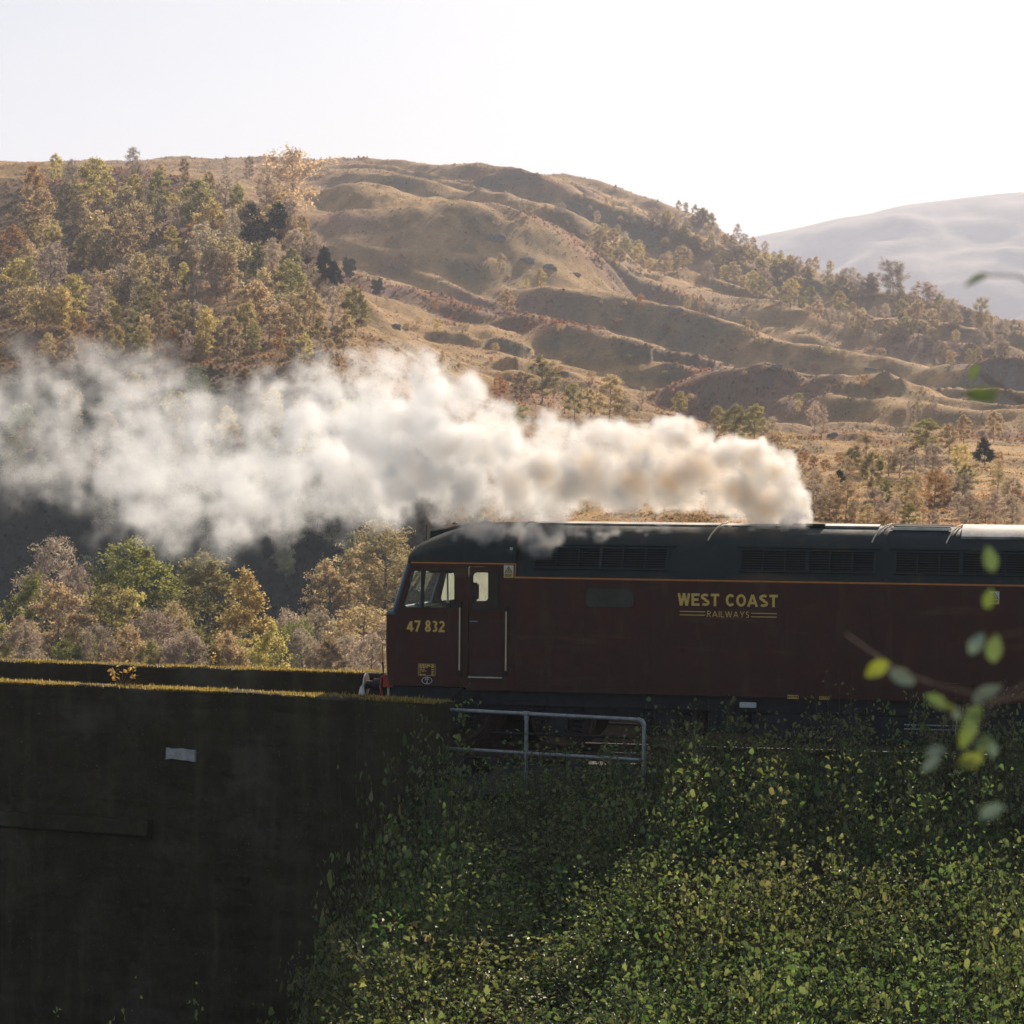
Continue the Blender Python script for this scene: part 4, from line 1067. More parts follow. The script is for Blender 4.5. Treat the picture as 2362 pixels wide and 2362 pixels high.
# ---- cab interior
CF = 1.75
MB().box(.12, X_CAB - .05, .05, WID - .05, CF - .05, CF).build('cab_floor', BLACK, LOCO)
MB().box(X_CAB - .10, X_CAB - .05, .04, WID - .04, CF, 3.5).build('bulkhead', INTER, LOCO)
ci = MB().box(.18, .48, .2, 1.15, CF + .3, 2.42, .03).build('control_desk', SEATC, LOCO)
MB().box(.15, .42, 1.55, WID - .2, CF + .3, 2.40, .03).build('control_desk', SEATC, LOCO)
MB().lathe((.40, .55, 2.42), (0, 0, 1), [(0, .04), (.06, .04), (.08, .02)], 12).build('brake_handle', STEEL, ci)
def seat(x, y):
    e = MB().box(x - .22, x + .24, y - .24, y + .24, 2.12, 2.24, .04).build('seat', SEATC, LOCO)
    MB().box(x + .16, x + .28, y - .22, y + .22, 2.22, 2.56, .05).build('seat_back', SEATC, e)
    MB().tube([(x, y, CF), (x, y, 2.12)], .05, 8).build('seat_post', BLACK, e)
seat(.80, .62); seat(.80, 2.02)
MB().tube([(.62, 1.9, 3.12), (.66, 1.8, 2.35)], .02, 6).build('grab_pole', STEEL, LOCO)
MB().box(1.02, 1.18, 1.25, 1.32, 2.55, 2.95, .02).build('hanging_jacket', BROWN, LOCO)
MB().box(.9, 1.12, 2.2, 2.3, 2.48, 2.8, .03).build('hanging_coat', BROWN, LOCO)
MB().box(.45, .9, 1.1, 1.6, 3.0, 3.15, .03).build('overhead_box', SEATC, LOCO)
# ---- underframe and bogies
und = MB().box(.3, LEN - .3, .12, .35, .80, 1.055).box(.3, LEN - .3, WID - .35, WID - .12, .80, 1.055).box(.3, LEN - .3, .35, WID - .35, .9, 1.05).build('underframe', BLACK, LOCO)
v0 = [L(x, y, .15) for x, y in ((905, 1582), (1073, 1586), (1040, 1612), (905, 1612))]
MB().add([(p[0], .05, p[1]) for p in v0] + [(p[0], .12, p[1]) for p in v0], [(0, 1, 2, 3), (7, 6, 5, 4), (0, 4, 5, 1), (1, 5, 6, 2), (2, 6, 7, 3), (3, 7, 4, 0)]).build('valance', BLACK, LOCO)
a_ = L(903, 1588, .3)
MB().tube([(a_[0], .1, 1.05), (a_[0], .1, .78)], .025, 8).build('step_stay', STEEL, und)
for bx in (3.0, 14.6):
    bg_ = empty('bogie', (bx, WID / 2, 0), 0, LOCO)
    for sy in (-1, 1):
        y_ = sy * 1.08
        fr_ = MB().box(-2.35, 2.35, y_ - .06, y_ + .06, .62, .82, .02).box(-2.35, -2.05, y_ - .055, y_ + .055, .38, .64, .02).box(2.05, 2.35, y_ - .055, y_ + .055, .38, .64, .02).build('bogie_frame', BLACK, bg_)
        for k in (-1.86, 0, 1.86):
            MB().box(k - .17, k + .17, y_ - .11 + sy * .06, y_ + .11 + sy * .06, .36, .66, .03).build('axle_box', BLACK, bg_)
            for dx_ in (-.34, .34):
                sp_ = MB()
                pts = [(k + dx_ + .085 * math.cos(a_ * .9), y_ + sy * .06 + .085 * math.sin(a_ * .9), .34 + a_ * .0125) for a_ in range(0, 38)]
                sp_.tube(pts, .02, 6).build('spring', BLACK, bg_, True)
        MB().tube([(-1.2, y_ + sy * .12, .32), (1.2, y_ + sy * .12, .30)], .025, 8).build('brake_rod', BLACK, bg_)
    for k in (-1.86, 0, 1.86):
        ax = MB().tube([(k, -.9, .57), (k, .9, .57)], .08, 12).build('axle', BLACK, bg_)
        for sy in (-1, 1):
            MB().lathe((k, sy * .72, .57), (0, sy, 0), [(0, .57), (.03, .57), (.035, .545), (.10, .54), (.11, .50), (.09, .48), (.06, .20), (.10, .18), (.12, .10)], 32).build('wheel', RUSTY, ax, True)
MB().box(6.3, 9.6, .12, WID - .12, .28, .82, .06).build('fuel_tank', BLACK, LOCO)
MB().box(5.55, 6.2, .2, WID - .2, .4, .84, .04).build('air_reservoir', BLACK, LOCO)
MB().box(9.75, 11.4, .14, WID - .14, .36, .84, .06).build('battery_box', BLACK, LOCO)
xx, zz = L(2085, 1672, -.05)  # added bright pipes stand in for two glints under the frame
for dz_ in (0, -.07):
    MB().tube([(xx, .0, zz + dz_), (xx + 1.2, .0, zz + dz_)], .012, 8).build('glint_pipe', STEEL, und)
xx, zz = L(1705, 1627)
MB().box(xx, xx + .28, .03, .09, zz - .04, zz + .05, .01).build('label_holder', WHITE, und)
# ================================================================== exhaust plume
# puffs along the plume: (picture column, row, radius in 1932-wide units, denser to the right where it leaves the roof)
PUFF = [(1524,985,12),(1518,968,18),(1505,952,24),(1492,972,24),(1478,925,30),(1458,890,38),(1440,945,44),(1418,868,40),(1385,862,36),(1400,920,48),(1360,872,42),
 (1330,850,36),(1350,915,42),(1312,880,52),(1290,828,42),(1264,814,36),(1240,838,40),(1270,895,54),(1215,846,44),(1180,830,40),(1205,905,60),(1140,825,40),
 (1125,885,62),(1085,835,36),(1075,905,62),(1040,825,40),(1020,885,62),(990,850,48),(955,820,48),(960,910,66),(920,790,50),(900,860,72),(872,750,46),
 (880,930,56),(832,738,52),(830,830,78),(790,712,50),(752,702,42),(760,790,78),(780,900,78),(716,740,42),(690,708,32),(660,700,36),(700,830,72),(630,712,46),
 (640,790,66),(600,702,42),(570,726,46),(560,810,72),(640,900,86),(700,930,54),(522,748,44),(540,900,86),(490,788,50),(450,812,44),(470,880,82),(430,955,76),
 (400,798,52),(380,880,82),(352,790,58),(312,728,58),(272,698,54),(232,688,46),(192,698,48),(300,830,82),(222,780,72),(330,955,76),(250,900,86),(240,975,60),
 (380,1008,46),(160,742,42),(150,840,72),(92,722,52),(60,690,48),(80,800,66),(60,890,72),(130,930,52),(300,1005,44),(20,780,72),(20,900,62),(1160,940,40),(1060,955,36),
 (980,955,40),(900,965,36),(820,955,36),(740,955,32),(1230,930,36),(1300,925,30),(-60,760,92),(-60,880,92),(-170,820,112),(-300,820,130),(470,975,44),(560,965,40),(640,960,34)]
WISP = [(890,1004,30,.2),(930,1000,30,.3),(975,1002,28,.25),(1015,1000,24,.25),(850,1012,16,.15),(915,1022,16,.02),(960,1026,14,.02),(1040,1012,14,.1),(1085,1005,14,.2),(1125,1000,14,.3),(870,1002,16,.25),(905,1006,26,.15),(945,1010,24,.1),(985,1012,22,.1),(1020,1008,18,.15),(1060,1002,18,.25),(1100,999,15,.35),(1150,996,12,.45),(1200,993,11,.55),(935,1022,12,.05),(1000,1024,12,.05),(1250,990,9,.6),
        (860,1010,14,.2),(880,1020,12,.1),(1440,992,14,.7),(1475,993,16,.7),(1510,994,14,.8)]
pr = np.random.default_rng(21)
SPH = []                     # s, t, z, r, edge softness, strength
for (px_, py_, r_) in PUFF:
    age = float(np.clip((1530 - px_) / 1480, 0, 1.2)); r = r_ / 5100 * 47.2
    tc = 1.35 + pr.normal(0, 0.10 + 0.25 * age)
    s_, z_ = L(px_ * D2S, py_ * D2S, 1.35)
    SPH.append((s_, tc, z_, r * 0.9, age, 1.0))
    for k in range(18 if age < .5 else 9):
        d = pr.normal(0, 1, 3); d /= np.linalg.norm(d); rr = r * (pr.uniform(.28, .5) if age < .5 else pr.uniform(.4, .6))
        SPH.append((s_ + d[0] * r * .72, tc + d[1] * r * .9, z_ + d[2] * r * .72, rr, age, 1.0))
        if age < .9:
            for k2 in range(4):
                e = pr.normal(0, 1, 3); e = e / np.linalg.norm(e) + d * .8; e /= np.linalg.norm(e); r3 = rr * pr.uniform(.3, .5)
                SPH.append((s_ + d[0] * r * .72 + e[0] * rr * .8, tc + d[1] * r * .9 + e[1] * rr * .8, z_ + d[2] * r * .72 + e[2] * rr * .8, r3, age, 1.0))
for (px_, py_, r_, t_) in WISP:
    r = r_ / 5100 * 46.5; s_, z_ = L(px_ * D2S, py_ * D2S, t_)
    SPH.append((s_, t_, z_, r * .8, .45, .5))
    for k in range(12):
        d = pr.normal(0, 1, 3); d /= np.linalg.norm(d)
        SPH.append((s_ + d[0] * r * 1.1, t_ + d[1] * r * .5 - .02, z_ + d[2] * r * .8, r * pr.uniform(.25, .45), .45, .5))
SPH = np.array(SPH)
VX = 0.056
smin, smax = L(-220 * D2S, 800, 1.35)[0], L(1560 * D2S, 1180, 1.35)[0]
tmin, tmax, zmin, zmax = -0.7, 3.4, 2.7, 7.4
nx_, ny_, nz_ = int((smax - smin) / VX), int((tmax - tmin) / VX), int((zmax - zmin) / VX)
gx = smin + (np.arange(nx_)) / (nx_ - 1) * (smax - smin); gy = tmin + np.arange(ny_) / (ny_ - 1) * (tmax - tmin); gz = zmin + np.arange(nz_) / (nz_ - 1) * (zmax - zmin)
A, Bq, Cq = np.meshgrid(gx, gy, gz, indexing='ij')
ageg = np.clip((smax - A) / (smax - L(48 * D2S, 800, 1.35)[0]), 0, 1.3)
wa = 0.09 + 0.34 * ageg
o = 0.9
def n3f(sc, sd, oc=3): return fbm(A * sc, Bq * sc, Cq * sc, oct=oc, seed=sd, gain=.55)
wx, wy, wz = n3f(1.5, 301), n3f(1.5, 311), n3f(1.5, 321)
vx, vy, vz = n3f(4.2, 501, 3), n3f(4.2, 511, 3), n3f(4.2, 521, 3); wb = 0.09 + 0.12 * ageg
A2, B2, C2 = A + wx * wa * 1.5 + vx * wb, Bq + wy * wa * 1.5 + vy * wb, Cq + wz * wa * 1.5 + vz * wb
SD = np.full(A.shape, 9.0, np.float32)
for s_, t_, z_, r, ag, st in SPH:
    m = r + 0.75
    i0, i1 = np.searchsorted(gx, s_ - m), np.searchsorted(gx, s_ + m); j0, j1 = np.searchsorted(gy, t_ - m), np.searchsorted(gy, t_ + m); k0, k1 = np.searchsorted(gz, z_ - m), np.searchsorted(gz, z_ + m)
    if i1 <= i0 or j1 <= j0 or k1 <= k0: continue
    sl_ = np.s_[i0:i1, j0:j1, k0:k1]
    dd = np.sqrt((A2[sl_] - s_) ** 2 + (B2[sl_] - t_) ** 2 + (C2[sl_] - z_) ** 2) - r
    SD[sl_] = np.minimum(SD[sl_], dd)
soft = 0.022 + 0.68 * ageg ** 1.25
det = n3f(2.6, 401, 4)
det2 = n3f(7.0, 411, 3)
fil = 1 - np.abs(n3f(1.1, 431, 4)) * 2
ed = np.clip((-SD + det * (0.07 + 0.38 * ageg) + det2 * (.045 + .10 * ageg)) / soft + 0.1 + .15 * np.clip(ageg, 0, 1), 0, 1); ed = ed * ed * (3 - 2 * ed)
core = np.interp(ageg, [0, .1, .3, .5, .65, .8, 1.0, 1.3], [6.8, 6.0, 4.5, 2.9, 1.8, 1.1, .72, .55])
holes = np.clip(1.0 - np.interp(ageg, [0, .35, .55, 1.3], [0.0, .05, .3, .5]) * (0.55 - 0.9 * n3f(0.55, 451, 3) - .5 * det), 0.06, 1.6)
DEN = core * ed * holes * (0.45 + 1.35 * np.clip(-SD / .55, 0, 1))
nearroof = np.clip((A - L(830 * D2S, 1200)[0]) / .5, 0, 1) * np.clip((1.0 - Bq) / .4, 0, 1) * np.clip((4.15 - Cq) / .3, 0, 1)
DEN = DEN * (1 + 1.2 * nearroof)
DEN = np.where(DEN < 0.02, 0, DEN).astype(np.float32)
edge_f = np.clip(np.minimum.reduce([(A - smin), (smax - A), (Bq - tmin), (tmax - Bq), (zmax - Cq), (Cq - zmin)]) / .3, 0, 1)
DEN *= edge_f
# thin wisps that lie on the near shoulder of the roof
sm_me = mesh_np('exhaust_smoke', np.stack([A, Bq, Cq], -1).reshape(-1, 3)[:0].reshape(-1, 3) if False else np.stack([A, Bq, Cq], -1).reshape(-1, 3), np.array([[0, 1, 2]]), None, attr={'smoke': DEN.ravel()})
smoke = obj('exhaust_smoke', sm_me, None, tuple(T0)); smoke.rotation_euler = (0, 0, -TA)
tag(smoke, 'plume of white and tan exhaust smoke drifting left from the locomotive roof', 'smoke', kind='stuff')
SMK = bpy.data.materials.new('exhaust_smoke'); SMK.use_nodes = True
t = SMK.node_tree; t.nodes.remove(t.nodes['Principled BSDF'])
pv = N(t, 'ShaderNodeVolumePrincipled'); pv.inputs['Density'].default_value = 1.0; pv.inputs['Anisotropy'].default_value = 0.32
pv.inputs['Density Attribute'].default_value = 'density'
va = N(t, 'ShaderNodeAttribute', attribute_name='density')
mv = N(t, 'ShaderNodeMath', operation='MULTIPLY'); mv.inputs[1].default_value = 1 / 10.0; t.links.new(va.outputs['Fac'], mv.inputs[0])
t.links.new(ramp(t, mv.outputs[0], [(0.0, (0.925, 0.95, 0.975)), (0.26, (0.945, 0.953, 0.962)), (0.44, (0.945, 0.92, 0.885)), (0.64, (0.885, 0.775, 0.64)), (0.95, (0.82, 0.67, 0.50))]), pv.inputs['Color'])
t.links.new(pv.outputs[0], t.nodes['Material Output'].inputs['Volume'])
ng = bpy.data.node_groups.new('smoke_volume', 'GeometryNodeTree')
ng.interface.new_socket('Geometry', in_out='INPUT', socket_type='NodeSocketGeometry'); ng.interface.new_socket('Geometry', in_out='OUTPUT', socket_type='NodeSocketGeometry')
gi, go = N(ng, 'NodeGroupInput'), N(ng, 'NodeGroupOutput')
vc = N(ng, 'GeometryNodeVolumeCube')
vc.inputs['Min'].default_value = (smin, tmin, zmin); vc.inputs['Max'].default_value = (smax, tmax, zmax)
vc.inputs['Resolution X'].default_value = nx_; vc.inputs['Resolution Y'].default_value = ny_; vc.inputs['Resolution Z'].default_value = nz_
vc.inputs['Background'].default_value = 0.0
pos = N(ng, 'GeometryNodeInputPosition'); sp = N(ng, 'ShaderNodeSeparateXYZ'); ng.links.new(pos.outputs[0], sp.inputs[0])
def gmath(op, a_, b_=None):
    n = N(ng, 'ShaderNodeMath', operation=op)
    for k, q in ((0, a_), (1, b_)):
        if q is None: continue
        if isinstance(q, (int, float)): n.inputs[k].default_value = q
        else: ng.links.new(q, n.inputs[k])
    return n.outputs[0]
def gidx(sock, lo, hi, n):
    return gmath('ROUND', gmath('MULTIPLY', gmath('SUBTRACT', sock, lo), (n - 1) / (hi - lo)))
# integer maths through an integer node keeps large indices exact
ii = []
for k_, (lo, hi, n) in enumerate(((smin, smax, nx_), (tmin, tmax, ny_), (zmin, zmax, nz_))):
    fi = N(ng, 'FunctionNodeFloatToInt'); ng.links.new(gidx(sp.outputs[k_], lo, hi, n), fi.inputs[0]); ii.append(fi.outputs[0])
def imath(op, a_, b_):
    n = N(ng, 'FunctionNodeIntegerMath', operation=op)
    for k, q in ((0, a_), (1, b_)):
        if isinstance(q, int): n.inputs[k].default_value = q
        else: ng.links.new(q, n.inputs[k])
    return n.outputs[0]
index = imath('ADD', imath('MULTIPLY', imath('ADD', imath('MULTIPLY', ii[0], ny_), ii[1]), nz_), ii[2])
na = N(ng, 'GeometryNodeInputNamedAttribute', data_type='FLOAT'); na.inputs[0].default_value = 'smoke'
si = N(ng, 'GeometryNodeSampleIndex', data_type='FLOAT', domain='POINT')
ng.links.new(gi.outputs[0], si.inputs['Geometry']); ng.links.new(na.outputs[0], si.inputs['Value']); ng.links.new(index, si.inputs['Index'])
ng.links.new(si.outputs[0], vc.inputs['Density'])
smt = N(ng, 'GeometryNodeSetMaterial'); smt.inputs['Material'].default_value = SMK
ng.links.new(vc.outputs[0], smt.inputs[0]); ng.links.new(smt.outputs[0], go.inputs[0])
sm_me.materials.append(SMK)
md = smoke.modifiers.new('smoke_volume', 'NODES'); md.node_group = ng
# ================================================================== trees
BARK = simple('birch_bark', (0.20, 0.19, 0.17), 0.85, var=0.5, scale=3, dirt=((0.05, 0.045, 0.04), 0.8, 5))
BARKD = simple('dark_bark', (0.06, 0.05, 0.042), 0.9, var=0.4, scale=3)
LEAF = {
 'gold': leafy('gold_birch_leaves', [(0.347, 0.286, 0.090), (0.538, 0.431, 0.146), (0.694, 0.560, 0.235)], 0.66),
 'tan': leafy('tan_birch_leaves', [(0.336, 0.252, 0.123), (0.504, 0.386, 0.202), (0.650, 0.515, 0.302)], 0.66),
 'bare': leafy('bare_birch_twigs', [(0.280, 0.213, 0.151), (0.426, 0.336, 0.252), (0.560, 0.470, 0.370)], 0.66),
 'rust': leafy('rust_leaves', [(0.26, 0.13, 0.05), (0.42, 0.23, 0.09), (0.52, 0.32, 0.13)], 0.56),
 'green': leafy('green_leaves', [(0.134, 0.146, 0.036), (0.246, 0.252, 0.062), (0.403, 0.381, 0.123)], 0.66),
 'olive': leafy('olive_leaves', [(0.202, 0.185, 0.067), (0.347, 0.308, 0.112), (0.482, 0.414, 0.190)], 0.66),
 'dark': leafy('shaded_wood_leaves', [(0.18, 0.22, 0.13), (0.28, 0.32, 0.19), (0.40, 0.42, 0.27)], 0.35),
 'orange': leafy('orange_leaves', [(0.36, 0.2, 0.04), (0.58, 0.34, 0.07), (0.7, 0.46, 0.13)], 0.56),
 'pine': leafy('pine_needles', [(0.025, 0.045, 0.024), (0.042, 0.068, 0.036), (0.07, 0.09, 0.048)], 0.3),
}
def tree_proto(kind, shape, seed, leaf, nleaf, height=10.0, width=4.6, base=0.12, wood=BARK, limbs=26, sub=4):
    """unit plant of given height: wood mesh (trunk with limbs and twigs) and leaf mesh spread through the crown"""
    r = np.random.default_rng(seed)
    mb = MB()
    bend = r.normal(0, 0.25, 2)
    def trunk(z): f = z / height; return np.array([bend[0] * f * f * 1.5 + .12 * math.sin(f * 5 + seed), bend[1] * f * f * 1.5 + .1 * math.cos(f * 4 + seed), z])
    zs = np.linspace(-0.4, height * 0.97, 10)
    mb.tube([trunk(z) for z in zs], [max(0.012, 0.011 * height * (1 - max(z, 0) / height) ** 0.9 + 0.006) for z in zs], 6)
    tips = []
    def prof(f):
        if shape == 'oval': return math.sin(math.pi * min(1, f * 0.86 + 0.14) ** 0.85) ** 0.75
        if shape == 'cone': return (1 - f) ** 0.75 * min(1, f * 6 + .25)
        if shape == 'round': return math.sqrt(max(0.02, 1 - (2 * f - 1) ** 2))
        if shape == 'flat': return min(1, .35 + f * .8) * (1 if f < .85 else .7)
        return 1 - f * .4
    for k in range(limbs):
        f = (k + r.uniform(0, .9)) / limbs; z0 = height * (base + (0.93 - base) * f)
        a = k * 2.4 + r.normal(0, .4); ln = width / 2 * prof(f) * r.uniform(.65, 1.12)
        up = {'oval': 0.75, 'cone': 0.35, 'round': 0.6, 'flat': 0.25}.get(shape, .6) * (1 if shape != 'cone' else (0.5 + f))
        p0 = trunk(z0); d = np.array([math.cos(a), math.sin(a), up * r.uniform(.6, 1.3)])
        p1 = p0 + d * ln * .55 + r.normal(0, .05, 3); p2 = p0 + d * ln * np.array([1, 1, .85]) + r.normal(0, .1, 3)
        if shape in ('oval', 'round'): p2[2] -= ln * .12
        mb.tube([p0, p1, p2], [0.02 + .012 * ln, 0.014, 0.006], 4, cap=False)
        tips.append((p0 * .35 + p1 * .65, p2, ln))
        for q in range(sub):
            g = r.uniform(.35, 1.0); s_ = p1 * (1 - g) + p2 * g; e = s_ + (r.normal(0, 1, 3) * np.array([1, 1, .7]) + d * .5) * ln * .28
            if shape == 'oval': e[2] -= ln * r.uniform(0, .2)
            mb.tube([s_, e], [0.009, 0.004], 3, cap=False); tips.append((s_, e, ln * .5))
    wood_me = mb.mesh(kind + '_trunk', wood, False, fix=False)
    T = np.array([t_[2] for t_ in tips]); T = T / T.sum()
    pick = r.choice(len(tips), nleaf, p=T)
    P0 = np.array([t_[0] for t_ in tips])[pick]; P1 = np.array([t_[1] for t_ in tips])[pick]
    g = r.random(nleaf)[:, None] ** .5
    c = P0 * (1 - g) + P1 * g + r.normal(0, 1, (nleaf, 3)) * (np.array([.20, .20, .19]) if nleaf > 6000 else np.array([.28, .28, .24])) * (width / 4.6)
    c[:, 2] = np.maximum(c[:, 2], height * base * .5)
    u = r.normal(0, 1, (nleaf, 3)); u /= np.linalg.norm(u, axis=1)[:, None]
    v = np.cross(u, r.normal(0, 1, (nleaf, 3))); v /= np.linalg.norm(v, axis=1)[:, None]
    sz = leaf * r.uniform(.6, 1.35, nleaf)[:, None]
    if kind.startswith('pine') or kind.startswith('bare'): asp = 0.22
    else: asp = .62
    V = np.stack([c - u * sz * .5, c + v * sz * asp * .5, c + u * sz * .5, c - v * sz * asp * .5], 1).reshape(-1, 3)
    tint = np.clip(r.normal(.5, .27, nleaf), 0, 1)
    crown_me = mesh_np(kind + '_crown', V, np.arange(4 * nleaf).reshape(-1, 4), None, False, {'tint': np.repeat(tint, 4)})
    return wood_me, crown_me
PROTO = {}
def P(key, *a, **k): PROTO[key] = [tree_proto(key + str(i), *a[:1], seed=100 + 17 * i + len(key) * 7, **k) for i in range(a[1])]
P('birch', 'oval', 4, leaf=.29, nleaf=5000, width=4.4)
P('birchfine', 'oval', 4, leaf=.19, nleaf=11500, width=4.6, limbs=34, sub=5)
P('cone', 'cone', 2, leaf=.18, nleaf=12500, width=4.4, limbs=40, sub=5, base=.05)
P('round', 'round', 3, leaf=.2, nleaf=12500, width=6.4, limbs=34, sub=5, base=.06)
P('bare', 'oval', 4, leaf=.5, nleaf=2600, width=4.2, limbs=34, sub=6)
P('barefine', 'oval', 3, leaf=.30, nleaf=9000, width=4.8, limbs=40, sub=7, base=.08)
P('bush', 'round', 4, leaf=.5, nleaf=2600, width=8.5, limbs=22, sub=3, base=.02)
P('pine', 'cone', 3, leaf=.6, nleaf=5200, width=4.8, wood=BARKD, limbs=34, sub=4, base=.16)
P('scots', 'flat', 2, leaf=.6, nleaf=4600, width=5.6, wood=BARKD, limbs=22, sub=4, base=.35)
_mats = {}
def plant(name, proto, col, loc, h, label, cat='tree', group=None, wide=1.0, var=None, trunk=True):
    """a copy of one of the grown plants with its own foliage colour"""
    ms = PROTO[proto]; i = var if var is not None else rng.integers(len(ms)); wm, cm = ms[int(i) % len(ms)]
    key = (proto, int(i) % len(ms), col)
    e = empty(name, tuple(loc), rng.uniform(0, 6.28)); s = h / 10.0
    e.scale = (s * wide * rng.uniform(.9, 1.1), s * wide * rng.uniform(.9, 1.1), s)
    tag(e, label, cat, group)
    if trunk: obj('trunk', wm, e)
    cr = obj('crown', cm, e)
    if not cm.materials: cm.materials.append(LEAF['tan'])
    cr.material_slots[0].link = 'OBJECT'; cr.material_slots[0].material = LEAF[col]
    return e
def ground_at(xd, yd):
    i, j = hit(xd * D2S, yd * D2S, rows=ROWS)
    return np.array([XX[i, j], YY[i, j], Z[i, j]])
def ht(yd, hd, Y): return hd / 5100 * Y
taken = []
# ---- trees of the valley behind the far parapet, each one its own (column, row of the top, width, kind, colour, distance, label)
def valley(xd, top, wd, proto, col, Y, label, name='birch_tree', group=None):
    X = at_y(xd * D2S, 900, Y)[0]; zt = at_y(xd * D2S, (top - 14) * D2S, Y)[2]
    i = int(np.clip(np.searchsorted(PX, xd * D2S), 0, NC - 1)); j = int(np.searchsorted(YR, Y)); z0 = Z[i, j]
    h = max(2.0, zt - z0); w0 = {'cone': 4.4, 'round': 6.4}.get(proto, 4.6)
    plant(name, proto, col, (X, Y, z0 - .1), h, label, group=group, wide=(wd / 5100 * Y) / (w0 * h / 10) * 1.22)
VT = [
 (100,1008,95,'barefine','bare',215,'tall purple-grey bare birch at the far left behind the parapet','birch_tree'),
 (150,1060,60,'barefine','bare',205,'small pinkish bare birch left of the tall green tree','birch_tree'),
 (68,1085,80,'birchfine','green',190,'round green tree at the left edge behind the parapet','broadleaf_tree'),
 (112,1098,82,'birchfine','tan',182,'tan leafy tree next to the round green one','broadleaf_tree'),
 (262,1016,122,'birchfine','green',200,'tallest bright green tree rising into the smoke','broadleaf_tree'),
 (212,1105,104,'birchfine','olive',186,'broad yellow-green tree below the tallest green tree','broadleaf_tree'),
 (252,1112,90,'birchfine','gold',190,'yellowish tree in front of the tallest green tree','broadleaf_tree'),
 (330,1136,64,'barefine','tan',184,'brown bare-topped birch between the two tall trees','birch_tree'),
 (402,1040,108,'birchfine','olive',196,'tall olive-tan birch left of the golden cone tree','birch_tree'),
 (482,1066,118,'cone','gold',180,'golden cone-shaped birch in the middle of the row','birch_tree'),
 (300,1150,90,'barefine','bare',176,'purple-grey bare birch low behind the sapling','birch_tree'),
 (548,1150,60,'barefine','bare',182,'small grey-pink birch right of the golden cone tree','birch_tree'),
 (556,1180,56,'round','green',172,'small round dark green tree right of the golden cone tree','broadleaf_tree'),
 (600,1150,76,'barefine','bare',180,'pinkish bare birch below the brown leaning crown','birch_tree'),
 (625,1060,82,'birchfine','tan',212,'brown birch with thin crown left of the cab','birch_tree'),
 (728,978,130,'barefine','tan',222,'big brown-grey birch rising behind the cab roof','birch_tree'),
 (690,1030,90,'birchfine','tan',225,'tan birch behind the big one left of the cab roof','birch_tree'),
 (682,1142,112,'barefine','tan',178,'pinkish tan birch just left of the cab nose','birch_tree'),
 (738,1175,70,'barefine','bare',176,'low pinkish birch half hidden by the cab nose','birch_tree'),
]
for a in VT: valley(*a)
low = [(60,1195,'bare'),(160,1190,'olive'),(200,1200,'bare'),(360,1192,'bare'),(430,1198,'tan'),(385,1215,'green'),(250,1196,'tan'),(520,1196,'gold'),(645,1190,'bare'),(335,1205,'bare'),(455,1205,'olive'),(575,1205,'bare'),(120,1205,'green'),(30,1180,'tan'),(290,1205,'olive'),(620,1210,'tan'),(700,1205,'bare'),(-30,1150,'olive')]
for x_, tp, c_ in low:
    valley(x_ + rng.uniform(-12, 12), tp - rng.uniform(-8, 26), 62, 'birchfine' if c_ in ('green', 'olive', 'tan', 'gold') else 'barefine', c_, 166 + rng.uniform(-4, 6), ('' if c_ == 'gold' else '') + {'bare': 'low pinkish-grey birch thicket just behind the far parapet', 'tan': 'low tan birch just behind the far parapet', 'olive': 'low olive bush just behind the far parapet', 'green': 'low green bush just behind the far parapet', 'gold': 'low golden bush just behind the far parapet'}[c_] + (', cut by the left edge' if x_ < 45 else ', at the far left' if x_ < 140 else ', left of the sapling' if x_ < 205 else ', behind the sapling' if x_ < 270 else ', right of the sapling' if x_ < 345 else ', left of the golden cone tree' if x_ < 440 else ', below the golden cone tree' if x_ < 530 else ', right of the golden cone tree' if x_ < 610 else ', left of the cab nose'), 'birch_thicket', 'low trees just behind the far parapet')
# ---- wood on the upper left slope
def inside(poly, x, y):
    n = len(poly); c = False
    for i in range(n):
        (x1, y1), (x2, y2) = poly[i], poly[i - 1]
        if (y1 > y) != (y2 > y) and x < (x2 - x1) * (y - y1) / (y2 - y1) + x1: c = not c
    return c
def scatter(n, poly, hlo, hhi, kinds, label_of, group, gap=1.0, tries=6000, wide=(.85, 1.15), seed=1, name='birch_tree', cat='tree', sep=16):
    r = np.random.default_rng(seed); pts = []; xs = [p[0] for p in poly]; ys = [p[1] for p in poly]; k = 0
    while len(pts) < n and k < tries:
        k += 1; x, y = r.uniform(min(xs), max(xs)), r.uniform(min(ys), max(ys))
        if not inside(poly, x, y) or any((x - a) ** 2 + ((y - b_) * 1.4) ** 2 < sep ** 2 for a, b_ in pts): continue
        pts.append((x, y)); g = ground_at(x, y); hd = r.uniform(hlo, hhi)
        names, wts = zip(*kinds); q = names[r.choice(len(names), p=np.array(wts) / sum(wts))]
        plant(name if q[0] not in ('bare', 'barefine', 'bush') or name == 'bush' else ('bush' if q[0] == 'bush' else 'bare_birch_tree'), q[0], q[1], g - np.array([0, 0, .15]), ht(y, hd, g[1]), label_of(q, x, y, hd), cat, group, wide=r.uniform(*wide))
    return pts
COLN = {'gold': 'golden', 'tan': 'tan', 'bare': 'bare brown', 'dark': 'dark', 'rust': 'rust-brown', 'green': 'green', 'olive': 'olive', 'orange': 'orange', 'pine': 'dark'}
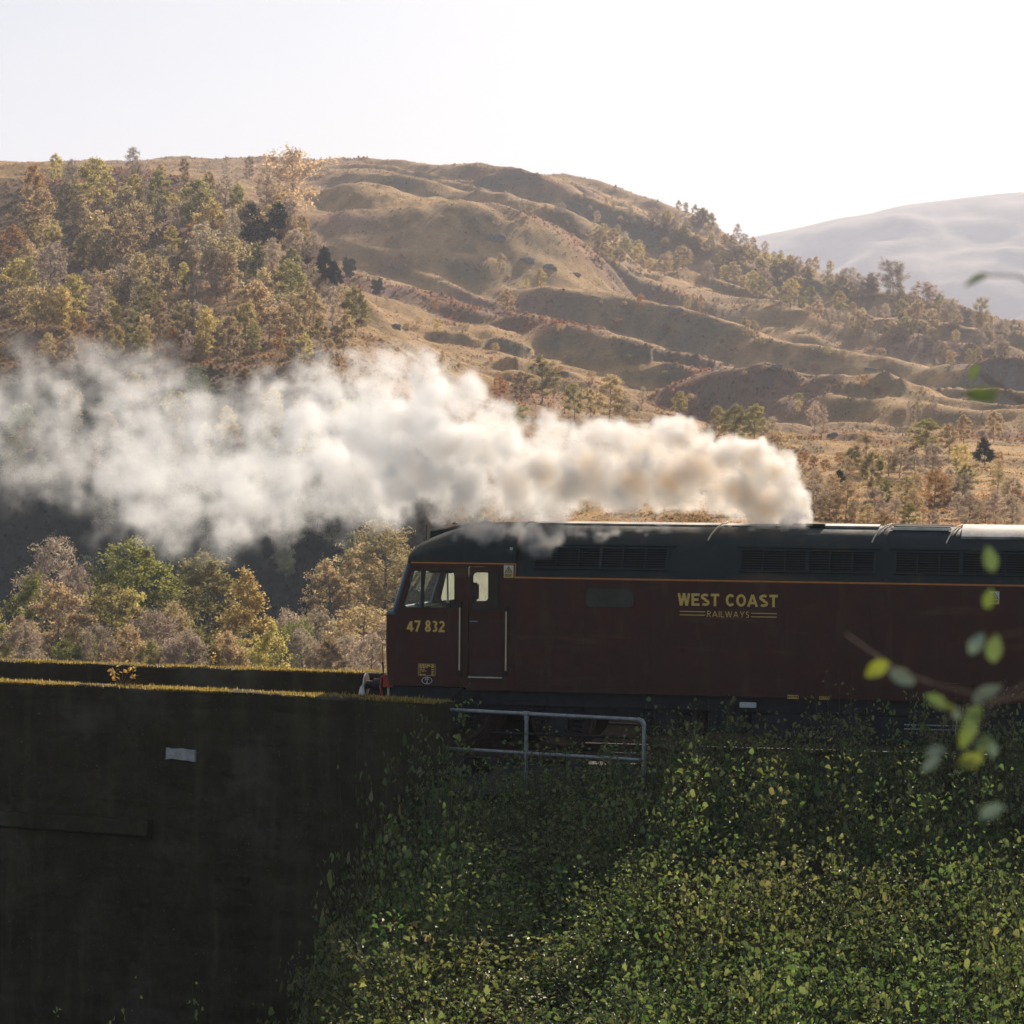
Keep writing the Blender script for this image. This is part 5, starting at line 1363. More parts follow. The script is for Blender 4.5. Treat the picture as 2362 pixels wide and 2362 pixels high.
scatter(132, [(20, 400), (545, 400), (575, 505), (640, 590), (690, 655), (600, 700), (480, 705), (330, 700), (180, 690), (20, 690)], 52, 118,
        [(('birch', 'gold'), 4), (('birch', 'tan'), 6), (('bare', 'bare'), 4), (('birch', 'rust'), .3), (('birch', 'olive'), 2.2), (('bush', 'tan'), .8)],
        lambda q, x, y, hd: ('tall ' if hd > 92 else 'short ' if hd < 76 else '') + f'{COLN[q[1]]} ' + ('bush' if q[0] == 'bush' else 'birch') + ' in the upper left wood, ' + ('high up' if y < 480 else 'halfway up' if y < 590 else 'low down') + ', ' + ('at the left edge' if x < 130 else 'left of centre' if x < 270 else 'below the paired pines' if x > 430 else 'in the centre'), 'wood on the upper left slope', seed=5, sep=21, wide=(.85, 1.3))
scatter(16, [(20, 335), (520, 335), (530, 392), (20, 392)], 42, 66, [(('birch', 'gold'), 3), (('birch', 'tan'), 5), (('bare', 'bare'), 3)],
        lambda q, x, y, hd: f'{COLN[q[1]]} birch on the crest above the upper left wood', 'wood on the crest of the left hill', seed=6, sep=32)
scatter(22, [(20, 770), (420, 770), (700, 840), (730, 960), (560, 930), (300, 900), (20, 940)], 60, 105, [(('birch', 'gold'), 5), (('birch', 'tan'), 4), (('birch', 'olive'), 2), (('bare', 'bare'), 2)],
        lambda q, x, y, hd: ('tall ' if hd > 88 else 'small ' if hd < 74 else '') + f'{COLN[q[1]]} birch showing faintly through the smoke, ' + ('at the left edge' if x < 150 else 'above the green tree' if x < 350 else 'above the golden cone tree' if x < 560 else 'left of the cab roof'), 'trees behind the smoke', seed=7, sep=34)
scatter(44, [(20, 780), (520, 760), (700, 800), (740, 1010), (700, 1150), (20, 1150)], 70, 120, [(('bare', 'dark'), 3), (('birch', 'dark'), 3)],
        lambda q, x, y, hd: ('tall ' if hd > 100 else 'low ' if hd < 85 else '') + 'shaded birch in the dark valley wood, ' + ('at the left edge' if x < 150 else 'above the tallest green tree' if x < 330 else 'above the golden cone tree' if x < 540 else 'left of the cab') + (', higher up' if y < 960 else ', low down'), 'dark wood in the shaded valley side', seed=8, sep=34)
# ---- named pines and lone trees
def lone(xd, yd, hd, proto, col, label, name='birch_tree', wide=1.0, cat='tree', group=None, var=None):
    g = ground_at(xd, yd); plant(name, proto, col, g - np.array([0, 0, .15]), ht(yd, hd, g[1]), label, cat, group, wide=wide, var=var)
for xd, yd, hd, pr_, lb, wd in ((470,470,95,'pine','left dark pine of the pair standing above the left wood',1.5),(512,478,100,'pine','right dark pine of the pair standing above the left wood',1.6),
        (575,505,52,'pine','small dark pine on the ridge left of the two tall pines',1.1),(608,540,75,'pine','tall dark pine at the end of the wooded ridge',1.3),(628,545,58,'pine','thin dark pine beside the tall ridge-end pine',1.0),
        (652,540,52,'scots','small dark pine alone on the grassy spur',1.0),(707,575,42,'scots','smallest dark pine on the slope right of the spur',1.0),(1575,945,66,'pine','young green pine above the locomotive roof',1.4),(1855,880,60,'pine','dark green pine on the slope above the right end of the roof',1.4)):
    lone(xd, yd, hd, pr_, 'pine', lb, 'pine_tree', wd)
for xd, yd, hd, pr_, c_, lb, wd in (
    (938,520,42,'birch','tan','small tan birch alone in the big shaded hollow',1.0),(1012,550,42,'birch','gold','small golden birch alone right of the hollow',1.1),(986,545,20,'birch','gold','tiny golden birch at the hollow foot',1.0),
    (952,600,58,'birch','tan','thin tan birch on the middle terrace',1.0),(930,435,26,'bare','bare','small grey birch on the crag above the hollow',1.2),(822,640,26,'bush','gold','small yellow bush on the dark terrace',.8),
    (830,695,38,'cone','gold','small golden cone birch at the edge of the smoke',1.0),(1018,762,98,'birchfine','olive','large olive birch standing over the smoke, centre of the slope',1.35),(980,760,62,'birch','tan','tan birch left of the large olive birch',1.1),
    (940,762,55,'bare','rust','brown bare birch at the edge of the smoke',1.2),(1080,790,72,'birch','olive','olive birch right of the large olive one',1.0),(1110,790,60,'birch','gold','golden birch behind the smoke crest',1.0),
    (1145,800,100,'birchfine','tan','tall tan birch over the middle of the smoke',1.3),(1170,800,70,'bare','bare','bare brown birch beside the tall tan one',1.1),(978,800,36,'bush','green','small bright green bush above the smoke',.9),
    (1205,770,45,'bare','bare','thin bare birch on the pale grass',.9),(1278,785,50,'birch','gold','small golden birch on the pale grass',1.1),(1300,775,34,'bush','tan','grey-tan bush beside the small golden birch',.8),
    (1352,825,64,'birch','olive','olive birch left of the dark thicket',1.0),(1385,830,72,'birchfine','olive','dark olive thicket tree over the smoke',1.5),(1418,835,78,'birchfine','olive','taller dark olive thicket tree over the smoke',1.3),
    (1455,840,60,'bare','bare','bare grey birch right of the dark thicket',1.2),(1470,865,50,'bush','tan','tan bush at the right shoulder of the smoke',1.0),
    (1532,815,62,'bare','bare','left of two thin bare birches on the open grass',.9),(1552,815,50,'bare','bare','right of two thin bare birches on the open grass',.8),
    (1712,800,50,'bare','bare','left thin bare birch on the far pasture',.8),(1728,802,60,'bare','tan','taller thin birch beside it on the far pasture',.8),(1758,790,40,'bare','bare','short pale birch on the far pasture',.9),
    (1745,862,75,'birchfine','olive','big dark olive bush on the right pasture',1.7),(1790,860,68,'birch','tan','tan birch right of the big olive bush',1.0),(1815,840,62,'birch','tan','slender tan birch near the right edge',.9),
    (1870,835,66,'birch','tan','tan birch at the right edge below the near leaf',1.1),(1812,880,42,'bush','gold','small golden bush below the slender birch',.8),(1420,655,48,'birch','tan','left tan birch of the pair below the right wood',.9),
    (1402,640,45,'birch','tan','right-hand cluster birch below the dark hollow',.8),(1318,600,38,'birch','tan','small tan birch at the foot of the dark hollow',.8),(1290,590,36,'birch','tan','pale small birch on the terrace edge',.8),
    (1680,575,84,'round','bare','largest round-crowned tree on the right skyline',1.05),(1640,580,50,'round','bare','low round tree left of the largest skyline tree',1.1),(1735,590,60,'round','bare','spreading tree right of the largest skyline tree',1.2),
    (1845,632,66,'round','tan','round tree on the skyline at the right edge',.8),(1885,655,50,'round','bare','pale tree cut by the right edge',1.0),(1790,615,48,'round','bare','low skyline tree between the two round ones',1.1)):
    lone(xd, yd, hd, pr_, c_, lb, 'birch_tree' if pr_ not in ('bush', 'round') else ('bush' if pr_ == 'bush' else 'broadleaf_tree'), wd, 'bush' if pr_ == 'bush' else 'tree')
# ---- ridge wood on the right, small trees in rows
scatter(130, [(1090, 440), (1180, 470), (1300, 420), (1400, 480), (1520, 530), (1640, 560), (1760, 600), (1890, 640), (1890, 720), (1760, 690), (1620, 650), (1490, 590), (1400, 560), (1300, 520), (1200, 530), (1100, 490)], 26, 50,
        [(('birch', 'tan'), 7), (('birch', 'gold'), 3), (('bare', 'bare'), 3), (('birch', 'olive'), 2)],
        lambda q, x, y, hd: ('tall ' if hd > 38 else 'small ' if hd < 31 else '') + f'{COLN[q[1]]} birch in the right ridge wood, ' + ('above the shaded hollow' if x < 1250 else 'at its upper end' if x < 1400 else 'above the dark gully' if x < 1560 else 'below the largest skyline tree' if x < 1740 else 'by the right edge'), 'wood along the right ridge', seed=9, sep=11.5, wide=(1.0, 1.5))
scatter(34, [(1290, 400), (1400, 470), (1500, 508), (1600, 535), (1750, 577), (1884, 622), (1884, 640), (1600, 560), (1400, 500), (1290, 430)], 22, 40, [(('birch', 'tan'), 5), (('bare', 'bare'), 4)],
        lambda q, x, y, hd: f'{COLN[q[1]]} birch on the skyline of the right ridge', 'trees on the right skyline', seed=10, sep=11)
scatter(36, [(960, 392), (1290, 400), (1290, 470), (1150, 470), (1000, 425)], 14, 30, [(('birch', 'tan'), 5), (('bare', 'bare'), 3)],
        lambda q, x, y, hd: f'small {COLN[q[1]]} birch high on the rough slope below the skyline', 'scattered birches high on the slope', seed=12, sep=14)
# ---- thicket just over the locomotive roof on the right
scatter(42, [(1490, 900), (1620, 880), (1884, 890), (1940, 940), (1940, 1010), (1480, 1010)], 44, 84, [(('barefine', 'bare'), 5), (('barefine', 'tan'), 4), (('birchfine', 'olive'), 1.5), (('barefine', 'rust'), 1.2)],
        lambda q, x, y, hd: ('tall ' if hd > 70 else 'low ' if hd < 57 else '') + f'{COLN[q[1]]} birch in the thicket above the roof, ' + ('beside the smoke' if x < 1560 else 'right of the young pine' if x < 1680 else 'over the roof slot' if x < 1790 else 'at the right edge'), 'thicket above the locomotive roof', seed=13, sep=17, wide=(1.0, 1.5))
scatter(10, [(880, 800), (1500, 840), (1500, 1000), (880, 1000)], 40, 70, [(('bare', 'tan'), 4), (('birch', 'olive'), 3)],
        lambda q, x, y, hd: f'{COLN[q[1]]} birch hidden mostly by the smoke', 'trees behind the middle of the smoke', seed=14, sep=36)
scatter(16, [(1500, 860), (1884, 860), (1884, 900), (1500, 890)], 20, 36, [(('bush', 'rust'), 4), (('bush', 'tan'), 3), (('bush', 'olive'), 1)],
        lambda q, x, y, hd: f'{COLN[q[1]]} bush along the terrace above the thicket', 'bushes along the terrace', seed=15, sep=20, name='bush', cat='bush', wide=(.6, .9))

scatter(44, [(700, 570), (900, 560), (1300, 590), (1700, 690), (1860, 740), (1500, 790), (1150, 745), (830, 690)], 9, 24, [(('bush', 'rust'), 3), (('bush', 'tan'), 3), (('bush', 'olive'), 1.5)],
        lambda q, x, y, hd: ('large ' if hd > 18 else 'small ' if hd < 13 else '') + f'{COLN[q[1]]} bush on the open folds of the hill, ' + ('left of the large olive birch' if x < 960 else 'above the large olive birch' if x < 1120 else 'above the tall tan birch' if x < 1300 else 'above the dark thicket' if x < 1480 else 'above the two bare birches' if x < 1640 else 'on the far pasture'), 'bushes on the open hill', seed=16, sep=22, name='bush', cat='bush', wide=(.7, 1.1))
# ---- boulders
ROCKM = simple('grey_rock', (0.17, 0.17, 0.165), 0.9, var=0.5, scale=2, bump=0.15, bscale=3)
def boulder(xd, yd, wd, label):
    g = ground_at(xd, yd); r = wd * .8 / 5100 * g[1] / 2
    bm = bmesh.new(); bmesh.ops.create_icosphere(bm, subdivisions=3, radius=1)
    co = np.array([v.co for v in bm.verts]); k = 1 + .45 * fbm(co[:, 0] * 1.3 + xd, co[:, 1] * 1.3, co[:, 2] * 1.3, oct=4, seed=int(xd))
    for v, q in zip(bm.verts, k): v.co = Vector((v.co.x * r * q, v.co.y * r * .7 * q, v.co.z * r * .55 * q))
    me = bpy.data.meshes.new('boulder'); bm.to_mesh(me); bm.free(); me.materials.append(ROCKM)
    tag(obj('boulder', me, None, tuple(g + np.array([0, 0, -r * .08]))), label, 'boulder', 'boulders on the moor')
for a in ((1460,708,36,'dark boulder pile on the middle terrace'),(1570,822,26,'boulder beside the two thin bare birches'),(1552,818,16,'small boulder just left of the one beside the bare birches'),(1275,600,36,'grey boulder below the hollow'),
          (985,492,40,'pale crag at the top of the shaded hollow'),(1030,505,36,'second pale crag right of the hollow top'),(740,620,30,'pale rock on the golden spur'),(930,455,50,'broad pale crag high in the hollow'),(1080,520,26,'small grey crag right of the hollow'),(1395,795,28,'dark boulder on the pale grass left of the bare birches'),(1640,700,30,'boulder below the right wood')):
    boulder(*a)

# ---- bracken and grass tussocks over the hill: uncountable, one mass
TUFT = leafy('tussock', [(0, 0, 0), (1, 1, 1)], 0.5, obj_var=False)
t = TUFT.node_tree
for n in list(t.nodes):
    if n.type == 'VALTORGB': t.nodes.remove(n)
atn = [n for n in t.nodes if n.type == 'ATTRIBUTE'][0]; atn.attribute_name = 'tuftcol'
for n in t.nodes:
    if n.type in ('BSDF_DIFFUSE', 'BSDF_TRANSLUCENT'): t.links.new(atn.outputs['Color'], n.inputs[0])
r = np.random.default_rng(77)
nT = 200000
ci = r.uniform(0, 1, nT); cpx = -80 + ci * 2560
iy = (r.beta(1.0, .85, nT) * (NR - 2) * .82 + NR * .18 - 2).clip(0, NR - 3)
ii_ = np.clip(((cpx - PX[0]) / (PX[1] - PX[0])), 0, NC - 2); i0 = ii_.astype(int); j0 = iy.astype(int)
yv = YR[j0] + (iy - j0) * (YR[j0 + 1] - YR[j0]); fi_ = ii_ - i0; fj_ = iy - j0
zv = (Z[i0, j0] * (1 - fi_) + Z[i0 + 1, j0] * fi_) * (1 - fj_) + (Z[i0, j0 + 1] * (1 - fi_) + Z[i0 + 1, j0 + 1] * fi_) * fj_
xv = (slope_x[i0] * (1 - fi_) + slope_x[i0 + 1] * fi_) * yv
vis = (ROWS[i0, j0] <= np.minimum.accumulate(ROWS, axis=1)[i0, j0] + 10)
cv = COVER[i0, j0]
brack = np.clip((0.32 - cv[:, 1] ) * 6, 0, 1)          # bracken and heather stand taller and broader than grass
vis &= r.random(nT) < (0.85 + .15 * brack)
xv, yv, zv, cv, brack = xv[vis], yv[vis], zv[vis], cv[vis], brack[vis]; n = len(xv)
sc_ = (0.16 + yv / 1600) * r.uniform(.5, 1.5, n)
hh = sc_ * (.20 + .55 * brack); ww = sc_ * (.40 + .45 * brack)
Vt, Ft = [], []
for k in range(2):
    a = r.uniform(0, math.pi, n); dx, dy = np.cos(a) * ww, np.sin(a) * ww; lx, ly = r.normal(0, .2, n) * ww, r.normal(0, .2, n) * ww
    q0 = np.stack([xv - dx * .6, yv - dy * .6, zv - .1], 1); q1 = np.stack([xv + dx * .6, yv + dy * .6, zv - .1], 1)
    q2 = np.stack([xv + dx * .35 + lx, yv + dy * .35 + ly, zv + hh * r.uniform(.6, 1.2, n)], 1); q3 = np.stack([xv - dx * .5 + lx, yv - dy * .5 + ly, zv + hh * r.uniform(.5, 1.2, n)], 1)
    Vt.append(np.stack([q0, q1, q2, q3], 1).reshape(-1, 3))
Vt = np.concatenate(Vt); Ft = np.arange(len(Vt)).reshape(-1, 4)
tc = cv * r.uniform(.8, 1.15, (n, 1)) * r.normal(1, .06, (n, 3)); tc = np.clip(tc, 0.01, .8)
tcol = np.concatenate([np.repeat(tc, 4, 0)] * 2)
tag(obj('tussock_grass', mesh_np('tussock_grass', Vt, Ft, TUFT, False, {'tuftcol': tcol})), 'pale grass tussocks, bracken and heather covering the hillside', 'grass', kind='stuff')
# ================================================================== foreground
SHRUB = {
 'green': leafy('shrub_leaves', [(0.077, 0.132, 0.029), (0.143, 0.217, 0.054), (0.232, 0.284, 0.081), (0.364, 0.356, 0.094)], 0.5, 0.04, rough=.45),
 'olive': leafy('bramble_leaves', [(0.094, 0.117, 0.033), (0.171, 0.198, 0.054), (0.254, 0.264, 0.081), (0.418, 0.328, 0.094)], 0.5, 0.04, rough=.45),
 'bracken': leafy('bracken_fronds', [(0.077, 0.051, 0.019), (0.153, 0.101, 0.037), (0.230, 0.165, 0.066)], 0.45, 0.02, rough=.5),
 'fine': leafy('broom_leaves', [(0.077, 0.132, 0.047), (0.132, 0.204, 0.081), (0.198, 0.277, 0.135)], 0.35, 0.02),
}
STEMM = simple('green_brown_stem', (0.07, 0.055, 0.03), 0.8, var=0.4)
def leaf_verts(c, d, nrm, ln, wd):
    """pointed leaf folded along its midrib, two quads: base, tip and two edge points on each side"""
    sd = np.cross(d, nrm); sd /= np.linalg.norm(sd, axis=-1)[..., None] + 1e-9
    nrm = np.cross(sd, d)
    L_, W_ = ln[..., None], wd[..., None]
    b = c; tip = c + d * L_ - nrm * L_ * .12
    l1 = c + d * L_ * .30 + sd * W_ * .48 + nrm * W_ * .16; l2 = c + d * L_ * .68 + sd * W_ * .36 + nrm * W_ * .10
    r1 = c + d * L_ * .30 - sd * W_ * .48 + nrm * W_ * .16; r2 = c + d * L_ * .68 - sd * W_ * .36 + nrm * W_ * .10
    return np.stack([b, l1, l2, tip, r2, r1], -2)
def leaves_mesh(name, C, Dv, Nv, ln, wd, tint, mat):
    V = leaf_verts(C, Dv, Nv, ln, wd).reshape(-1, 3); n = len(C); b = np.arange(n)[:, None] * 6
    Fc = np.concatenate([b + np.array([[0, 1, 2, 3]]), b + np.array([[0, 3, 4, 5]])])
    return mesh_np(name, V, Fc, mat, False, {'tint': np.repeat(tint, 6)})
def unit(v): return v / (np.linalg.norm(v, axis=-1, keepdims=True) + 1e-9)
def shrub_proto(kind, seed):
    r = np.random.default_rng(seed); mb = MB(); C, Dv, Nv, ln, wd = [], [], [], [], []
    cfg = {'upright': (22, 1.0, 26, .072, .038, .36), 'mound': (50, .80, 24, .070, .045, .75), 'fine': (46, 1.05, 64, .040, .011, .22), 'shoot': (5, 1.0, 30, .085, .043, .14), 'fern': (16, .8, 60, .055, .014, .55)}[kind]
    ns, hgt, nl, ll, lw, spread = cfg
    for s_ in range(ns):
        a = r.uniform(0, 2 * math.pi); out = spread * math.sqrt(r.random()); h = hgt * r.uniform(.55, 1.0) * (1 - .25 * (out / (spread + .01)) ** 2)
        p0 = np.array([math.cos(a) * out * .35, math.sin(a) * out * .35, -.1]); bend = np.array([math.cos(a) * out, math.sin(a) * out, 0]) + r.normal(0, .08, 3) * np.array([1, 1, 0])
        pts = [p0 + np.array([0, 0, h * f]) + bend * f ** 1.5 + (np.array([0, 0, -.12 * out]) * f ** 3 if kind == 'mound' else 0) for f in np.linspace(0, 1, 7)]
        mb.tube(pts, [.0075 * (1 - .75 * f) for f in np.linspace(0, 1, 7)], 4, cap=False)
        pts = np.array(pts); f = np.sort(r.uniform(.12 if kind != 'shoot' else .25, 1.0, nl)) * 6; k = np.minimum(f.astype(int), 5); q = (f - k)[:, None]
        pos = pts[k] * (1 - q) + pts[k + 1] * q; tan = unit(pts[k + 1] - pts[k])
        ang = np.arange(nl) * 2.4 + r.uniform(0, 6.28) + r.normal(0, .3, nl)
        side = np.stack([np.cos(ang), np.sin(ang), np.zeros(nl)], 1)
        d = unit(side * r.uniform(.7, 1.1, (nl, 1)) + tan * .45 + np.array([0, 0, -.25]) * r.uniform(0, 1.6, (nl, 1)))
        if kind in ('mound', 'upright'):
            pos = pos + side * r.uniform(0, .10, (nl, 1))
        C.append(pos); Dv.append(d); Nv.append(unit(np.array([0, 0, 1.0]) + r.normal(0, .45, (nl, 3))))
        sc = (1 - .35 * (f / 6) ** 2) * r.uniform(.5, 1.45, nl) * r.uniform(.75, 1.2); ln.append(ll * sc); wd.append(lw * sc * r.uniform(.85, 1.15, nl))
    C, Dv, Nv, ln, wd = map(np.concatenate, (C, Dv, Nv, ln, wd))
    tint = np.clip(r.beta(2, 3.2, len(C)), 0, 1)
    return mb.mesh(kind + '_stems', STEMM, False, False), leaves_mesh(kind + '_leaves', C, Dv, Nv, ln, wd, tint, None)
SP = {k: [shrub_proto(k, 900 + 13 * i + len(k)) for i in range(n)] for k, n in (('upright', 5), ('mound', 5), ('fine', 3), ('shoot', 5), ('fern', 3))}
_sm = {}
def shrub(name, kind, col, loc, h, label, cat='shrub', group='undergrowth below the locomotive', wide=1.0, i=None):
    k = int(rng.integers(len(SP[kind]))) if i is None else i; st, lf = SP[kind][k % len(SP[kind])]
    key = (kind, k, col)
    e = empty(name, tuple(loc), rng.uniform(0, 6.28)); e.scale = (wide, wide, h); tag(e, label, cat, group)
    obj('stems', st, e); fo = obj('foliage', lf, e)
    if not lf.materials: lf.materials.append(SHRUB['green'])
    fo.material_slots[0].link = 'OBJECT'; fo.material_slots[0].material = SHRUB[col]
    return e
def top_shrub(xd, yd, Y, kind, col, label, name='shrub', wide=None, group=None, i=None):
    p = at_y(xd * D2S, yd * D2S, Y); z0 = float(bank_z(p[0], Y)) - .05; h = max(.35, p[2] - z0) * (1.0 if kind in ('shoot', 'fine') else 1.28)
    return shrub(name, kind, col, (p[0], Y, z0), h * 1.02, label, wide=wide if wide else min(1.6, max(.7, h * .8)), group=group, i=i)
edge_x = [600, 660, 700, 760, 830, 870, 900, 960, 1060, 1150, 1230, 1300, 1400, 1500, 1600, 1700, 1800, 1900, 2050]
edge_y = [1560, 1490, 1405, 1350, 1325, 1340, 1385, 1395, 1380, 1335, 1275, 1270, 1270, 1285, 1292, 1285, 1265, 1250, 1250]
ZONE = [(760, 'below the end of the wall'), (1000, 'under the left half of the handrail'), (1230, 'under the right half of the handrail'), (1420, 'right of the handrail end'), (1600, 'below the WEST COAST lettering'), (1780, 'left of the hanging leaves'), (3000, 'at the right edge')]
ROWN = ['beside the track', 'second row', 'middle row', 'front row', 'lowest row']
rr = np.random.default_rng(55)
for ri, Y in enumerate((42.0, 41.0, 39.8, 38.5, 37.2, 35.8, 34.3, 32.6, 30.6, 28.4, 26.2)):
    drop = (42.0 - Y) * 36
    x0, x1 = (640, 2010) if Y > 36 else ((600, 2010) if Y > 33 else (-120, 2010))
    x = x0 + rr.uniform(0, 40); step = 62 if Y > 34 else 80
    while x < x1:
        ty = float(np.interp(x, edge_x, edge_y)) + drop + rr.uniform(-24, 50)
        if x < 640: ty = max(ty, 1600)
        if Y > 41.5 and x < 700: x += step; continue
        kind = rr.choice(['upright', 'mound', 'mound'], p=[.45, .3, .25]) if ri < 4 else rr.choice(['upright', 'mound'], p=[.3, .7])
        col = rr.choice(['green', 'olive'], p=[.55, .45])
        zn = next(b_ for a_, b_ in ZONE if x < a_)
        lb = f"{'dark green' if col == 'green' else 'olive-green'} {'upright shrub' if kind == 'upright' else 'bramble mound'} {zn}, {ROWN[min(4, ri // 2)]}"
        if x < 640: lb = f"{'dark green' if col == 'green' else 'olive'} {'shrub' if kind == 'upright' else 'bramble mound'} at the foot of the dark wall"
        top_shrub(x, ty, Y + rr.uniform(-.35, .35), kind, col, lb, 'shrub' if kind == 'upright' else 'bramble', group='undergrowth below the locomotive', wide=1.25 if kind == 'mound' else 1.1)
        x += step * rr.uniform(.75, 1.3)
for k in range(46):
    x = rr.uniform(690, 1960); Y = rr.uniform(38.5, 41.6); kind = rr.choice(['shoot', 'fine', 'bracken'], p=[.5, .25, .25])
    ty = float(np.interp(x, edge_x, edge_y)) + (42 - Y) * 32 + rr.uniform(-45, 30); zn = next(b_ for a_, b_ in ZONE if x < a_)
    if kind == 'bracken': top_shrub(x, ty + 30, Y, 'fern', 'bracken', f'rusty bracken frond clump {zn}', 'bracken', 1.0, 'bracken among the undergrowth')
    else: top_shrub(x, ty, Y, kind, 'olive' if kind == 'shoot' else 'fine', f"{'loose leafy shoots' if kind == 'shoot' else 'fine feathery sprays'} {zn}", 'leafy_shoot' if kind == 'shoot' else 'broom', rr.uniform(.7, 1.5), 'loose shoots over the undergrowth')
# plants that stand out
for a in ((1340,1292,41.6,'fine','fine','tall feathery broom in front of the body side','broom',.85),(1372,1305,41.7,'fine','fine','second feathery broom right of the tall one','broom',.6),(1408,1318,41.9,'fine','fine','shorter feathery broom by the pale label','broom',.5),
          (1290,1360,41.2,'fine','fine','low feathery broom left of the tall one','broom',.7),(1212,1288,41.5,'shoot','olive','tall leafy shoot rising over the end of the handrail','leafy_shoot',1.0),(1150,1320,41.6,'shoot','olive','leafy shoot behind the right end of the handrail','leafy_shoot',1.0),
          (815,1320,42.2,'shoot','olive','thin climbing shoot on the wall end','leafy_shoot',1.1),(845,1362,42.0,'shoot','olive','leafy shoot just right of the wall end','leafy_shoot',1.2),(830,1395,41.8,'shoot','olive','bushy shoot before the pale stub','leafy_shoot',1.4),
          (1050,1395,41.2,'shoot','green','leafy climber by the middle handrail post','leafy_shoot',1.2),(1505,1345,41.0,'shoot','olive','slim shoot with golden tips before the dark underframe','leafy_shoot',.7),(1625,1345,41.2,'shoot','olive','leafy shoot before the fuel tank','leafy_shoot',1.2),
          (1850,1315,41.0,'shoot','olive','tall yellow-tipped shoot near the right edge','leafy_shoot',1.3),(1812,1345,41.1,'shoot','green','leafy shoot left of the tall yellow-tipped one','leafy_shoot',1.2),(1450,1360,41.3,'fine','fine','feathery broom below the small plates','broom',.6),
          (1260,1345,41.2,'shoot','olive','slender shoot between broom and handrail','leafy_shoot',1.0),(1700,1355,41.0,'shoot','olive','slender shoot right of the fuel tank','leafy_shoot',1.0),(680,1440,41.4,'upright','green','leafy bush against the dark wall face','shrub',1.0)):
    top_shrub(a[0], a[1], a[2], a[3], a[4], a[5], a[6], a[7], 'plants rising above the undergrowth')

# ---- galvanised handrail at the end of the wall
GALV = simple('galvanised_pipe', (0.30, 0.33, 0.34), 0.5, 0.6, var=0.25, scale=12, dirt=((0.12, 0.12, 0.1), .6, 9))
RZ = 1.00
ra, rb = at_z(1014, 1636, RZ), at_z(1472, 1660, RZ); ma, mb_ = at_z(1020, 1730, RZ), None
d_ = (rb - ra); ln_ = np.linalg.norm(d_); d_ = d_ / ln_
hrl = empty('handrail', tuple(ra * .5 + rb * .5 - np.array([0, 0, 1.7])))
tag(hrl, 'galvanised pipe handrail with two posts beside the wall end', 'handrail')
inv = Matrix.Translation(-Vector(hrl.location))
def hp(mb, name, mat=GALV, sm=True):
    o = mb.build(name, mat, hrl, sm); o.matrix_parent_inverse = inv; return o
RR = .030
drop = .615
el = [rb + d_ * .10 * math.sin(a) - np.array([0, 0, .10 * (1 - math.cos(a))]) for a in np.linspace(0, math.pi / 2, 7)]
hp(MB().tube([ra, rb], RR, 12), 'top_rail')
hp(MB().tube(el, RR * 1.25, 12), 'elbow')
hp(MB().tube([ra - np.array([0, 0, drop]) - d_ * .1, rb + d_ * .06 - np.array([0, 0, drop])], RR * .92, 12), 'lower_rail')
pm = ra + d_ * ln_ * .447
for p in (pm, el[-1]):
    hp(MB().tube([p - np.array([0, 0, .0]), p - np.array([0, 0, 1.75])], RR * 1.02, 12), 'post')
    hp(MB().tube([p - np.array([0, 0, drop - .05]), p - np.array([0, 0, drop + .06])], RR * 1.4, 12), 'clamp')
hp(MB().tube([pm - d_ * .05, pm + d_ * .05], RR * 1.35, 12), 'clamp')
hp(MB().tube([pm - np.array([0, 0, .0]), pm - np.array([0, 0, .10])], RR * 1.35, 12), 'clamp')
hp(MB().tube([ra - d_ * .02, ra + d_ * .06], RR * 1.5, 12), 'flange')
pl = ra - d_ * .1 - np.array([0, 0, drop])
hp(MB().tube([pl - d_ * .03, pl + d_ * .05], RR * 2.0, 14), 'flange')
# pale stub of concrete at the wall end that carries the lower rail
sb = MB(); bm = bmesh.new(); bmesh.ops.create_cube(bm, size=1); bmesh.ops.subdivide_edges(bm, edges=bm.edges[:], cuts=4, use_grid_fill=True)
for v in bm.verts:
    k = fbm(np.array([v.co.x * 3.0]), np.array([v.co.y * 3.0]), np.array([v.co.z * 3.0]), oct=3, seed=5)[0]
    v.co = Vector((v.co.x * .42 * (1 + .12 * k), v.co.y * .5 * (1 + .1 * k), v.co.z * .26 * (1 + .15 * k)))
me = bpy.data.meshes.new('stub'); bm.to_mesh(me); bm.free(); me.materials.append(CONC2)
o = obj('stub', me, via); o.matrix_parent_inverse = Matrix.Translation(-Vector(via.location)); o.location = tuple(pl - d_ * .02 + np.array([0, .34, 0]))
o['label'] = 'pale concrete stub at the wall end'
# ---- pale round-topped marker between the parapets
mp = at_y(683 * D2S, 1293 * D2S, 45.9)
mk = MB().lathe((mp[0], mp[1], -.42), (0, 0, 1), [(0, .07), (mp[2] + .42 - .34, .068), (mp[2] + .42 - .2, .062), (mp[2] + .42 - .1, .05), (mp[2] + .42 - .03, .028), (mp[2] + .42, .004)], 18).build('marker_post', simple('white_enamel', (0.62, 0.6, 0.57), .35, var=.2), None, True)
tag(mk, 'small pale round-topped marker post between the parapets', 'post')

